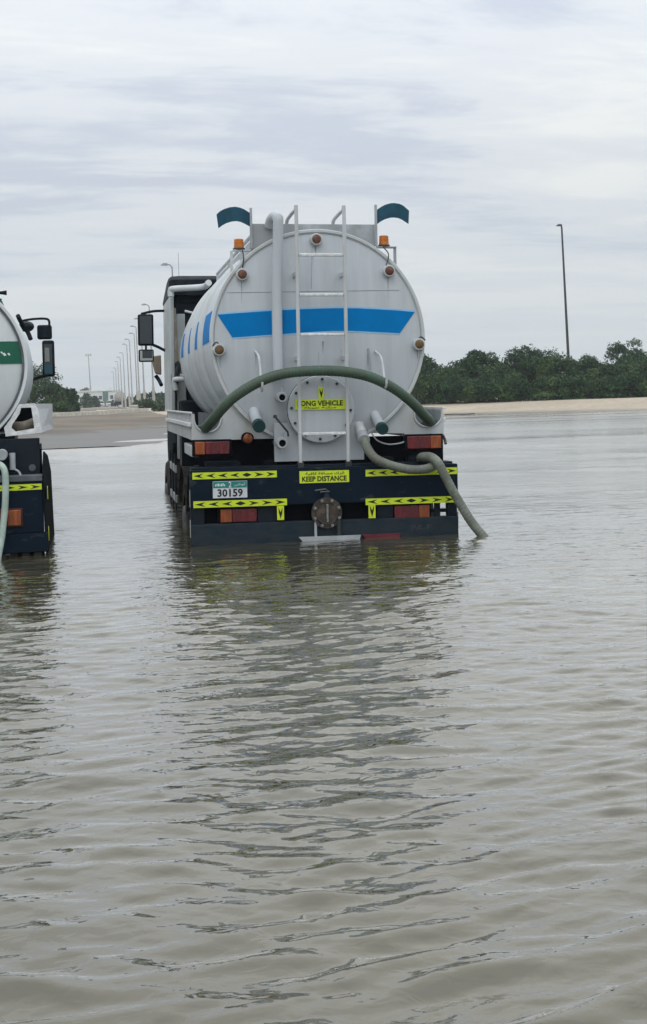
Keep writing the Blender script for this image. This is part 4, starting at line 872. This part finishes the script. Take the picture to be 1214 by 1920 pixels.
for sx in (-1, 1):
    MB().box(c0 + sx * 0.42 - 0.04, c0 + sx * 0.42 + 0.04, 0.33, 7.6, 0.95, 1.2).build('chassis_rail', m_black, t2)
    for yy in (1.5, 2.8, 6.8):
        wheel_root = bpy.data.objects.new('axle_end', None)
        bpy.data.objects.remove(wheel_root)
        mbw = MB(); xo_ = c0 + sx * 1.2; xi_ = c0 + sx * 0.9
        mbw.tube([(xi_, yy, 0.52), (xo_, yy, 0.52)], 0.52, 32); mbw.build('wheel', m_rubber, t2, 0.03)
# stubs and pipes between tank and bumper
p = L2.p3(4, 853, 0.12); MB().lathe_y([(0, 0.06), (0.045, 0.06), (0.05, 0.07), (0.05, 0.25)], p.x, p.z, 20).build('outlet_pipe', m_grey, t2)
p = L2.p3(24, 866, 0.15); MB().tube([p + Vector((0, 0, 0.08)), p, p - Vector((0, 0, 0.07))], 0.026, 12).build('valve_body', m_grey, t2)
MB().tube(bend([L2.p3(24, 878, 0.15), L2.p3(35, 884, 0.14), L2.p3(40, 893, 0.13)], 4), 0.010, 8).build('valve_lever', m_grey, t2)
p = L2.p3(61, 877, 0.24); MB().lathe_y([(0, 0.235), (0.03, 0.235), (0.032, 0.249)], p.x, p.z, 10).build('coupling_boss', m_dgrey, t2)
# cab, mirrors
cx0, cx1 = c0 - 1.10, c0 + 0.90
cab2 = [(5.0, 0.9), (7.0, 0.6), (7.2, 1.2), (7.1, 1.9), (6.9, ec.z + 0.62), (5.0, ec.z + 0.62)]
MB().prism_x(cab2, cx0, cx1).build('cab_body', m_cabdk, t2, 0.04)
ym = 6.7
a = L2.p3(40, 602, ym); b = L2.p3(60, 598.5, ym); c = L2.p3(84, 597.5, ym); d = L2.p3(92, 601, ym); e = L2.p3(93, 612, ym)
MB().tube(bend([a, b, c, d, e], 5), 0.017, 10).build('mirror_arm', m_cabdk, t2)
r = L2.rect(70, 98, 609, 636, ym); MB().box(r[0], r[1], ym, ym + 0.12, r[2], r[3]).build('mirror_housing', m_cabdk, t2, 0.03)
r = L2.rect(80, 103, 638, 706, ym); mo = MB().box(r[0], r[1], ym - 0.02, ym + 0.10, r[2], r[3]).build('mirror_housing', m_cabdk, t2, 0.03)
r = L2.rect(83, 98.5, 645, 702, ym); MB().box(r[0], r[1], ym - 0.026, ym - 0.021, r[2], r[3]).build('mirror_glass', m_glass, mo)
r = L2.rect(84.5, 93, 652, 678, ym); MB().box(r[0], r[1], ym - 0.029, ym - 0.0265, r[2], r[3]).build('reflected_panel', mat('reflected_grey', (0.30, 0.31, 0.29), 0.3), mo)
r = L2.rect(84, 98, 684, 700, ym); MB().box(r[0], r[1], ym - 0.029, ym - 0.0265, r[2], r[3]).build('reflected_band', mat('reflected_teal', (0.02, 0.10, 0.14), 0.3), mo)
a = L2.p3(76, 706, ym); b = L2.p3(60, 712, ym); MB().tube([L2.p3(88, 704, ym), a, b], 0.02, 8).build('mirror_arm', m_cabdk, t2)
p = L2.p3(50, 612, 5.6); MB().lathe_y([(0, 5.5), (0.06, 5.52), (0.10, 5.6), (0.10, 5.68), (0, 5.7)], p.x, p.z, 20, 1.0, 0.7).build('round_mirror', m_cabdk, t2)
MB().tube(bend([L2.p3(34, 592, 5.4), L2.p3(40, 604, 5.5), L2.p3(52, 622, 5.55), L2.p3(58, 636, 5.5)], 4), 0.03, 8).build('cab_hose', m_cabdk, t2)
# stub lamp above the tank
a = L2.p3(-20, 549, 0.7); b = L2.p3(13, 549, 0.7)
so = MB().tube([a, L2.p3(4, 549, 0.7), b], [0.012, 0.016, 0.024], 10).build('top_lamp', m_cabdk, t2)
MB().tube([a, (a.x, 0.7, ec.z + EB * 0.8)], 0.015, 8).build('lamp_stalk', m_cabdk, so)
# green cloth draped over the tank edge
mb = MB(); nA, nB = 14, 8; vs = []
for i in range(nA + 1):
    q = rad(37 + 14.5 * i / nA)
    for k in range(nB + 1):
        rr = 1.025 + 0.012 * math.sin(i * 1.7) + 0.010 * math.sin(k * 2.3 + i); y = 0.50 + 0.9 * k / nB + 0.03 * math.sin(i * 1.1)
        vs.append((ec.x + EA * rr * math.sin(q), y, ec.z + EB * rr * math.cos(q)))
mb.add(vs, [(i * (nB + 1) + k, (i + 1) * (nB + 1) + k, (i + 1) * (nB + 1) + k + 1, i * (nB + 1) + k + 1) for i in range(nA) for k in range(nB)])
mb.v = [tuple(T2 @ Vector(p)) for p in mb.v]
o = mb.build('green_cloth', m_cloth, None); sm = o.modifiers.new('thick', 'SOLIDIFY'); sm.thickness = 0.008
tag(o, 'crumpled green cloth lying over the edge of the white tank', 'cloth')
# its pale hose
P = [T2 @ L2.p3(*q) for q in ((-8, 868, 0.10), (4, 874, 0.0), (10, 888, -0.04), (11, 920, -0.06), (9, 960, -0.08), (4, 1005, -0.12), (-2, 1040, -0.16), (-6, 1070, -0.2))]
o = MB().tube(bend(P, 6), 0.029, 14).build('drain_hose', m_hose3, None)
tag(o, 'pale green hose hanging from the white tanker into the water', 'hose')

# ------------------------------------------------------------------ road, kerbs, far things
def road_strip(name, pts, m, dz):
    vs = []; n = len(pts)
    for (xa, ya, xb, yb) in pts:
        for k in range(9):
            f = k / 8; x = xa + (xb - xa) * f; y = ya + (yb - ya) * f; vs.append((x, y, gz(x, y) + dz))
    o = MB().add(vs, [(i * 9 + k, i * 9 + k + 1, (i + 1) * 9 + k + 1, (i + 1) * 9 + k) for i in range(n - 1) for k in range(8)]).build(name, m); o['kind'] = 'structure'; return o
road_strip('road', [(-6.5 + 0.0 * i, y, 4.3, y) for i, y in enumerate(list(np.arange(40, 112, 1.0)) + list(range(112, 430, 12)))], m_road, 0.03)
def kerb(pts, w, h, label, n=1):
    mb = MB()
    for (x0, y0), (x1, y1) in zip(pts[:-1], pts[1:]):
        d = Vector((x1 - x0, y1 - y0, 0)).normalized(); s = Vector((-d.y, d.x, 0)) * w / 2
        z = max(gz(x0, y0), gz(x1, y1))
        a, b = Vector((x0, y0, 0)), Vector((x1, y1, 0)); v = []
        for zz_ in (z - 0.3, z + h): v += [(*(p + q).xy, zz_) for p, q in ((a, s * -1), (b, s * -1), (b, s), (a, s))]
        mb.add(v, [(0, 3, 2, 1), (4, 5, 6, 7), (0, 1, 5, 4), (1, 2, 6, 5), (2, 3, 7, 6), (3, 0, 4, 7)])
    o = mb.build('kerb', m_kerb, None, 0.02); tag(o, label, 'kerb'); return o
kerb([(-7.0, 90.5), (-3.4, 98), (0, 105.5), (3.6, 113.2)], 0.9, 0.32, 'pale concrete kerb crossing behind the dry mud, nearest between the two tankers')
kerb([(-6.0, 196), (-1.0, 205), (2.4, 222)], 0.8, 0.28, 'far pale kerb in front of the two white cars')
# low blocks by the lamp row
for i, (px, py, d, w, lb) in enumerate(((262, 770, 150, 2.2, 'long pale concrete block lying at the foot of the lamp row'), (276, 776.5, 118, 0.5, 'small white stone at the kerb end, left of its twin'), (284, 777, 116, 0.45, 'small white stone at the kerb end beside the tanker cab'))):
    p = on_depth(px, py, d); z = gz(p.x, p.y); h = 0.62 if i == 0 else 0.3
    mb = MB(); mb.prism_x([(p.y - 0.5, z - 0.1), (p.y + 0.5, z - 0.1), (p.y + 0.4, z + h), (p.y - 0.4, z + h * 0.9)], p.x - w / 2, p.x + w / 2)
    o = mb.build('concrete_block' if i == 0 else 'stone', m_concrete if i == 0 else m_kerb, None, 0.06); tag(o, lb, 'block' if i == 0 else 'stone')
# street lamps along the road
def lamp(x, y, h, label, group, m=m_pole, lean=0.0, arm=0.35, base=True, r0=0.10, head=True, name='street_lamp'):
    z = gz(x, y); rt = empty(name, Matrix.Translation((x, y, z)) @ Matrix.Rotation(lean, 4, 'Y'))
    tag(rt, label, 'street lamp', group)
    MB().tube([(0, 0, -0.2), (0, 0, h)], [r0, r0 * 0.55], 10).build('post', m, rt)
    if base: MB().tube([(0, 0, -0.2), (0, 0, 2.3)], [r0 * 1.55, r0 * 1.4], 10).build('painted_base', m_polebase, rt)
    MB().tube([(0, 0, h - 0.1), (-arm * 0.3, 0, h + 0.12), (-arm, 0, h + 0.18)], r0 * 0.5, 8).build('arm', m, rt)
    if head: MB().prism([(-arm - 0.42, h + 0.12), (-arm + 0.05, h + 0.10), (-arm + 0.05, h + 0.25), (-arm - 0.25, h + 0.27)], -0.15, 0.15).build('lamp_head', m_poledk if m is m_poledk else m_pole, rt, 0.02)
    return rt
tops = [(323, 500), (280, 574), (264, 600), (255.5, 614), (252, 627), (243, 638), (238, 647), (231, 663), (225.5, 671), (221, 679), (217, 691), (213, 698)]
ordn = ['nearest, its top above the tanker cab roof', 'second, its top above the big side mirror', 'third, partly behind the big side mirror', 'fourth, just left of the big side mirror', 'fifth', 'sixth', 'seventh', 'eighth', 'ninth', 'tenth', 'eleventh', 'twelfth and farthest']
LH = 10.0
for i, ((px, py), w_) in enumerate(zip(tops, ordn)):
    d = 100.0
    for _ in range(6):
        p = on_depth(px, py, d); d *= (p.z - gz(p.x, p.y)) and (LH / (p.z - gz(p.x, p.y))) or 1
    p = on_depth(px, py, d)
    lamp(p.x + LH * math.sin(rad(1.2)), p.y, LH, 'street lamp of the road row, %s' % w_ if i < 4 else '%s grey street lamp counting away from the tanker along the road' % w_, 'street lamps along the road', lean=rad(-1.2), r0=0.075 + 0.00018 * d)
# lone pole by the trees on the right, mast behind the building
p = on_depth(1053.5, 424, 106); zb_ = gz(p.x, p.y); hh = p.z - zb_
lamp(p.x + hh * math.sin(rad(1.3)), p.y, hh - 0.1, 'tall dark lamp pole standing alone above the trees at right', None, m_poledk, rad(-1.3), 0.06, False, 0.13)
p = on_depth(166, 665, 450); zb_ = gz(p.x, p.y); hh = p.z - zb_
rt = empty('radio_mast', Matrix.Translation((p.x + hh * 0.035, p.y, zb_)) @ Matrix.Rotation(rad(-2), 4, 'Y')); tag(rt, 'thin tall floodlight mast rising behind the white building', 'mast')
MB().tube([(0, 0, -0.5), (0, 0, hh)], [0.32, 0.14], 8).build('post', m_pole, rt)
for k in (-1, 0, 1): MB().box(k * 0.75 - 0.25, k * 0.75 + 0.25, -0.15, 0.15, hh - 0.3, hh + 0.3).build('floodlight', m_pole, rt)
MB().box(-1.2, 1.2, -0.06, 0.06, hh - 0.5, hh - 0.38).build('crossbar', m_pole, rt)

# white building at the end of the road
DB = 430.0
bl = on_depth(120, 757, DB); brp = on_depth(222, 757, DB); bz = gz(bl.x, bl.y)
rtB = empty('white_building', Matrix.Translation((bl.x, bl.y, bz - 0.3)) @ Matrix.Rotation(math.atan2(brp.y - bl.y, brp.x - bl.x), 4, 'Z'))
tag(rtB, 'long white flat-roofed building with green glazed strip at the road end', 'building')
BW = (brp - bl).length; pxm = BW / 102.0; BH = 757 - 727
def bxx(px): return (px - 120) * pxm
H_ = 30 * pxm * 0.98
MB().box(0, bxx(193.5), 0, 9, 0, H_).build('wall', m_wall, rtB); MB().box(bxx(203.5), BW, 0.02, 9, 0, H_ * 0.99).build('wall', m_wall, rtB)
MB().box(bxx(194), bxx(203), -0.35, 8.5, 0, H_ * 1.02).build('glazed_strip', m_greenp, rtB)
MB().box(-0.3, BW + 0.3, -0.4, 9.3, H_ * 1.022, H_ * 1.022 + 0.35).build('parapet', m_wall, rtB)
MB().box(bxx(192), bxx(205), 1, 6, H_ * 1.08, H_ * 1.30).build('roof_room', m_wall, rtB)
for a, b, c, d in ((186, 192, 742.5, 735.5), (207.5, 213, 742, 735), (138, 147, 748, 737), (150, 160, 748, 737)):
    wn = MB().box(bxx(a), bxx(b), -0.06, 0.0 - 0.001, (757 - c) * pxm, (757 - d) * pxm).build('window', m_win, rtB)
    MB().box(bxx(a) - 0.12, bxx(b) + 0.12, -0.14, -0.062, (757 - c) * pxm - 0.2, (757 - c) * pxm - 0.02).build('sill', m_wall, wn)
# two white cars facing us
def car(px, py, d, w_m, label):
    p = on_depth(px, py, d); z = gz(p.x, p.y); rt = empty('parked_car', Matrix.Translation((p.x, p.y, z))); tag(rt, label, 'car', 'white cars at the end of the road')
    w = w_m / 2
    body = [(-w * .96, .28), (w * .96, .28), (w, .55), (w * .97, .88), (w * .9, 1.0), (-w * .9, 1.0), (-w * .97, .88), (-w, .55)]
    MB().prism(body, 0, 4.5).build('body', m_carw, rt, 0.06)
    MB().prism([(-w * .86, 1.001), (w * .86, 1.001), (w * .68, 1.66), (-w * .68, 1.66)], 1.1, 3.9).build('cabin', m_carw, rt, 0.06)
    MB().add([(-w * .80, 1.095, 1.04), (w * .80, 1.095, 1.04), (w * .64, 1.095, 1.56), (-w * .64, 1.095, 1.56)], [(0, 1, 2, 3)]).build('windscreen', m_win, rt)
    MB().box(-w * .55, w * .55, -0.02, -0.001, .42, .62).build('grille', m_dark, rt)
    for s in (-1, 1):
        MB().box(min(s * w * .6, s * w * .92), max(s * w * .6, s * w * .92), -0.02, -0.001, .66, .82).build('headlight', m_plate, rt)
        for yy in (0.8, 3.6): MB().tube([(s * w * .98, yy, .33), (s * w * .70, yy, .33)], .33, 16).build('wheel', m_rubber, rt)
car(190, 763, 350, 1.95, 'left white car parked head-on before the white building')
car(206.5, 764, 345, 1.95, 'right white car parked head-on, next to the far grey tanker')
# far tanker seen from behind
p = on_depth(226, 766, 265); z = gz(p.x, p.y); rt = empty('far_tanker', Matrix.Translation((p.x, p.y, z))); tag(rt, 'small far grey tanker truck on the road beyond the kerb', 'tanker truck')
MB().lathe_y([(0, 0.3), (0.8, 0.35), (1.1, 0.5), (1.1, 5.0), (0, 5.2)], 0, 2.35, 32).build('tank', mat('brown_grey_tank', (0.42, 0.40, 0.38), 0.5), rt)
MB().box(-1.2, 1.2, 0.2, 0.5, 0.55, 1.25).build('bumper_beam', m_dark, rt, 0.03); MB().box(-0.5, 0.5, 0.5, 7, 0.8, 1.2).build('chassis', m_dark, rt)
MB().box(-1.2, 1.2, 5.4, 7.4, 0.7, 3.1).build('cab', m_carw, rt, 0.08)
for s in (-1, 1):
    for yy in (1.4, 2.7, 6.6): MB().tube([(s * 1.22, yy, .5), (s * .85, yy, .5)], .5, 16).build('wheel', m_rubber, rt)
    MB().box(s * 0.85 - 0.2, s * 0.85 + 0.2, 0.17, 0.199, 1.28, 1.45).build('tail_lamp', m_red, rt)
for px, py, d, lb in ((239, 767, 270, 'small dark car parked right of the far grey tanker'), (215.5, 765.5, 300, 'small dark car between the right white car and the far tanker')):
    p = on_depth(px, py, d); z = gz(p.x, p.y); rt = empty('parked_car', Matrix.Translation((p.x, p.y, z))); tag(rt, lb, 'car')
    MB().prism([(-.85, .28), (.85, .28), (.9, .6), (.85, 1.0), (-.85, 1.0), (-.9, .6)], 0, 4.3).build('body', m_black, rt, 0.06)
    MB().prism([(-.78, 1.001), (.78, 1.001), (.6, 1.7), (-.6, 1.7)], 0.5, 3.2).build('cabin', m_win, rt, 0.06)
    for s_ in (-1, 1):
        MB().box(s_ * 0.7 - 0.12, s_ * 0.7 + 0.12, -0.02, -0.001, 0.7, 0.85).build('tail_lamp', m_red, rt)
        for yy in (0.8, 3.4): MB().tube([(s_ * .88, yy, .33), (s_ * .62, yy, .33)], .33, 16).build('wheel', m_rubber, rt)

# ------------------------------------------------------------------ trees and bushes
def crown_mesh(seed, h, w, leaf, count, lobes, low=0.05, top_lobes=()):
    rng = np.random.default_rng(seed); L = []
    for i in range(lobes):
        a = rng.random() * 6.283; rr = w * 0.5 * math.sqrt(rng.random()) * 0.82; zc = h * (low + 0.10 + (0.72 - low) * rng.random())
        f = 1 - 0.45 * (rr / (w * 0.5)) ** 2
        zc = min(zc, h * f * 0.86); s = w * (0.13 + 0.11 * rng.random()); L.append((rr * math.cos(a), rr * math.sin(a), zc, s, min(s * 0.95, zc * 0.95)))
    for (x, y, zc, s) in top_lobes: L.append((x * w, y * w, zc * h, s * w, s * w * 0.9))
    wts = np.array([l[3] ** 2 for l in L]); wts /= wts.sum()
    pick = rng.choice(len(L), count, p=wts); A = np.array(L)[pick]
    d = rng.normal(size=(count, 3)); d /= np.linalg.norm(d, axis=1)[:, None]; d[:, 2] = np.where(rng.random(count) < 0.7, np.abs(d[:, 2]), d[:, 2])
    rad_ = (0.62 + 0.42 * rng.random(count) ** 0.6)[:, None]
    lump = 1 + 0.22 * np.sin(d[:, 0] * 7 + A[:, 0] * 9) * np.sin(d[:, 1] * 6 + A[:, 1] * 5) + 0.12 * rng.normal(size=count) * (rng.random(count) < 0.12)
    C = A[:, :3] + d * rad_ * np.stack([A[:, 3], A[:, 3], A[:, 4]], 1) * lump[:, None]
    C[:, 2] = np.maximum(C[:, 2], 0.03)
    nrm = d + rng.normal(size=(count, 3)) * 0.7; nrm /= np.linalg.norm(nrm, axis=1)[:, None]
    t = np.cross(nrm, rng.normal(size=(count, 3))); t /= np.linalg.norm(t, axis=1)[:, None]; b = np.cross(nrm, t)
    sz = (leaf * (0.6 + 0.8 * rng.random(count)))[:, None]
    V = np.stack([C - t * sz, C - b * sz * 0.5, C + t * sz, C + b * sz * 0.5], 1).reshape(-1, 3)
    me = bpy.data.meshes.new('crown'); me.vertices.add(len(V)); me.vertices.foreach_set('co', V.ravel())
    me.loops.add(len(V)); me.loops.foreach_set('vertex_index', np.arange(len(V), dtype=np.int32)); me.polygons.add(count)
    me.polygons.foreach_set('loop_start', (np.arange(count) * 4).astype(np.int32)); me.update(calc_edges=True); me.validate()
    return me, L
def tree(name, x, y, h, w, label, m, seed, cat='tree', group=None, count=5200, lobes=16, leaf=0.085, low=0.05, top_lobes=(), zoff=0.0):
    z = gz(x, y) + zoff; rt = empty(name, Matrix.Translation((x, y, z)) @ Matrix.Rotation(seed * 1.3, 4, 'Z') if not top_lobes else Matrix.Translation((x, y, z)))
    tag(rt, label, cat, group)
    me, L = crown_mesh(seed, h, w, leaf, count, lobes, low, top_lobes); me.materials.append(m)
    o = bpy.data.objects.new('crown', me); COL.objects.link(o); o.parent = rt
    mb = MB(); rs = 0.03 * h
    mb.tube([(0, 0, -0.1), (0.03 * h, 0, h * 0.25), (0.0, 0.02 * h, h * 0.5), (0, 0, h * 0.72)], [rs, rs * 0.8, rs * 0.5, rs * 0.2], 8)
    for l in L[:7]: mb.tube([(0.015 * h, 0, h * 0.2), (l[0] * 0.5, l[1] * 0.5, max(h * 0.3, l[2] * 0.7)), (l[0], l[1], l[2])], [rs * 0.5, rs * 0.35, rs * 0.1], 6)
    mb.build('trunk', m_bark, rt); return rt
# row on the sandy bank, left to right: (photo x, crown top y, width px, distance)
row = [(800, 664, 78, 92, 'rounded dark tree beside the tanker tank, leftmost of the bank row', 0),
       (845, 690, 70, 90, 'low green bush in the dip right of the leftmost bank tree', 1),
       (893, 655, 72, 93, 'pointed tree with a small side tuft, second peak of the bank row', 0),
       (938, 690, 80, 90, 'low bushy tree in the saddle between two peaks of the bank row', 1),
       (998, 650, 96, 94, 'broadest and tallest-crowned dark tree left of the lone pole', 0),
       (1042, 668, 74, 91, 'lighter green tree directly left of the lone pole foot', 1),
       (1076, 694, 60, 90, 'low bush at the foot of the lone dark pole', 1),
       (1104, 668, 78, 93, 'dome-shaped dark tree right of the lone pole', 0),
       (1140, 684, 70, 90, 'mid green bush right of the dome-shaped tree on the bank', 1),
       (1174, 637, 76, 99, 'tall dark tree standing above the rest near the right edge', 0),
       (1206, 682, 74, 90, 'green bush at the right edge of the photo', 1)]
rt_ = random.Random(3)
tops_ = []
for i in range(len(row)):
    a = rt_.uniform(-0.15, 0.15); sg_ = rt_.choice((-1, 1))
    tops_.append(((a, 0, 0.84, 0.17), (a + 0.10, -0.1, 0.74, 0.17), (a + sg_ * 0.27, 0, 0.70, 0.15), (a - sg_ * 0.22, -0.05, 0.62, 0.17), (sg_ * 0.33, 0, 0.50, 0.17), (-sg_ * 0.34, -0.1, 0.42, 0.17)))
tops_[9] = ((0.18, 0, 0.86, 0.17), (0.30, 0, 0.70, 0.15), (-0.15, 0, 0.74, 0.17), (-0.33, 0, 0.66, 0.14), (0.02, 0, 0.64, 0.18), (0.25, 0, 0.5, 0.2))
tops_[2] = ((-0.05, 0, 0.85, 0.16), (0.05, 0, 0.70, 0.18), (0.38, 0, 0.72, 0.10), (-0.22, 0, 0.60, 0.18), (0.2, 0, 0.45, 0.2))
for i, (px, py, wp, d, lb, k) in enumerate(row):
    d += 4; p = on_depth(px, py, d); z = gz(p.x, p.y); h = (p.z - z) * 1.02; w = wp / FPX * d * 1.18
    tree('bank_tree', p.x, p.y, h, w, lb, (m_leaf1, m_leaf2)[k], 20 + i, 'tree', 'trees on the sandy bank', 9000, 22, 0.095, 0.0, tops_[i])
# second rank fills the row behind
back = [(825, 690, 105, 100), (915, 686, 110, 101), (965, 676, 110, 102), (1060, 690, 110, 101), (1130, 692, 110, 102), (1200, 680, 110, 103), (1255, 660, 110, 97), (1310, 670, 120, 98)]
bl_ = ['dark bush filling the gap behind the two leftmost bank trees', 'dark bush behind the saddle left of the broad tree', 'dark bush half hidden behind the left of the broad tree', 'dark bush showing behind the foot of the lone pole', 'dark bush behind the gap right of the dome-shaped tree', 'dark bush low behind the tall right-hand tree', 'dark bush of the bank row just beyond the right edge', 'dark bush of the bank row farther beyond the right edge']
for i, (px, py, wp, d) in enumerate(back):
    p = on_depth(px, py, d); z = gz(p.x, p.y); tree('bank_bush', p.x, p.y, p.z - z, wp / FPX * d * 1.1, bl_[i], m_leaf1, 50 + i, 'bush', 'bushes behind the bank trees', 6500, 20, 0.10, 0.0)
# undergrowth along the bank top
ug = [(790, 712), (830, 722), (870, 719), (910, 718), (950, 716), (990, 716), (1030, 713), (1070, 714), (1110, 711), (1150, 710), (1190, 707), (1225, 706)]
for i, (px, py) in enumerate(ug):
    p = on_depth(px, py, 92.0); z = gz(p.x, p.y)
    tree('bank_shrub', p.x, p.y, max(0.9, p.z - z) * 1.15, 3.1, '%s of the low shrubs at the foot of the bank trees, counted from the tanker' % ('first second third fourth fifth sixth seventh eighth ninth tenth eleventh twelfth'.split()[i]), m_leaf1 if i % 2 else m_leaf2, 80 + i, 'shrub', 'shrubs along the foot of the bank trees', 4200, 18, 0.09, -0.08)
# left side: hedge trees beyond the kerb
lt = [(60, 660, 90, 108, 'tall loose dark tree seen between the white tanker and its mirrors', m_leaf1), (95, 712, 62, 106, 'rounded green bush right below the white tanker mirrors', m_leaf2), (122, 716, 44, 108, 'dark green bush at the right end of the roadside hedge', m_leaf1),
      (30, 700, 90, 104, 'green tree mostly hidden behind the white tank', m_leaf2), (100, 745, 58, 98, 'low front bush of the hedge by the pale kerb', m_leaf2), (136, 735, 26, 118, 'narrow low bush where the roadside hedge ends', m_leaf1)]
for i, (px, py, wp, d, lb, m) in enumerate(lt):
    p = on_depth(px, py, d); z = gz(p.x, p.y); tree('hedge_tree', p.x, p.y, p.z - z, wp / FPX * d * 1.15, lb, m, 110 + i, 'tree', 'hedge trees on the left roadside', 6000, 18, 0.085, 0.0)
for i, (px, py, wp, d, lb, m) in enumerate(((168, 737, 32, 250, 'dark bush in front of the white building', m_leaf1), (156, 717.5, 24, 460, 'small tree whose crown shows over the white building roof', m_leaf1), (176, 748, 22, 255, 'low bush left of the two white cars', m_leaf2))):
    p = on_depth(px, py, d); z = gz(p.x, p.y); tree('far_tree', p.x, p.y, p.z - z, wp / FPX * d * 1.1, lb, m, 130 + i, 'tree', None, 3000, 14, 0.2, 0.0)
for i, (px, py, wp, d, lb, m) in enumerate(((284, 751, 44, 120, 'olive shrub at the foot of the nearest lamp posts', m_leaf3), (260, 753, 34, 160, 'olive shrub behind the long pale concrete block', m_leaf3), (299, 755, 26, 114, 'small olive shrub touching the tanker cab edge', m_leaf3),
                                           (268, 738, 34, 230, 'dark roadside tree behind the middle of the lamp row', m_leaf1), (292, 733, 34, 190, 'dark roadside tree behind the nearest lamp posts', m_leaf1), (246, 741, 22, 280, 'dark roadside tree at the far part of the lamp row', m_leaf1), (316, 736, 30, 180, 'dark roadside tree mostly behind the tanker cab', m_leaf1))):
    p = on_depth(px, py, d); z = gz(p.x, p.y); tree('roadside_tree' if i > 2 else 'roadside_shrub', p.x, p.y, p.z - z, wp / FPX * d * 1.1, lb, m, 150 + i, 'tree' if i > 2 else 'shrub', None, 2600, 14, 0.11 if i < 3 else 0.16, 0.0)
# black hose lying at the foot of the bank
P = []
for k in range(40):
    f = k / 39; px = 835 + 55 * f; P.append(on_depth(px, 777.5 + 1.6 * math.sin(f * 12), 79 + 0.8 * math.sin(f * 7)))
P = [Vector((q.x, q.y, max(gz(q.x, q.y), 0.0) + 0.05)) for q in P]
o = MB().tube(P, 0.03, 6).build('pipe', m_dark, None); tag(o, 'thin black pipe lying at the water edge below the sandy bank', 'pipe')

# ------------------------------------------------------------------ haze
def make_haze():
    mb = MB().box(-400, 450, -60, 640, -2.0, 34.0)
    m = bpy.data.materials.new('haze_air'); m.use_nodes = True; nt = m.node_tree
    nt.nodes.remove(nt.nodes['Principled BSDF']); v = nt.nodes.new('ShaderNodeVolumePrincipled')
    v.inputs['Color'].default_value = (0.86, 0.92, 0.97, 1); v.inputs['Density'].default_value = 0.00045; v.inputs['Anisotropy'].default_value = 0.2
    nt.links.new(v.outputs[0], nt.nodes['Material Output'].inputs['Volume'])
    o = mb.build('haze', m, None, smooth=False); o['kind'] = 'stuff'; tag(o, 'thin pale haze in the air over the flooded ground', 'haze'); return o
HAZE = True
if HAZE: make_haze()
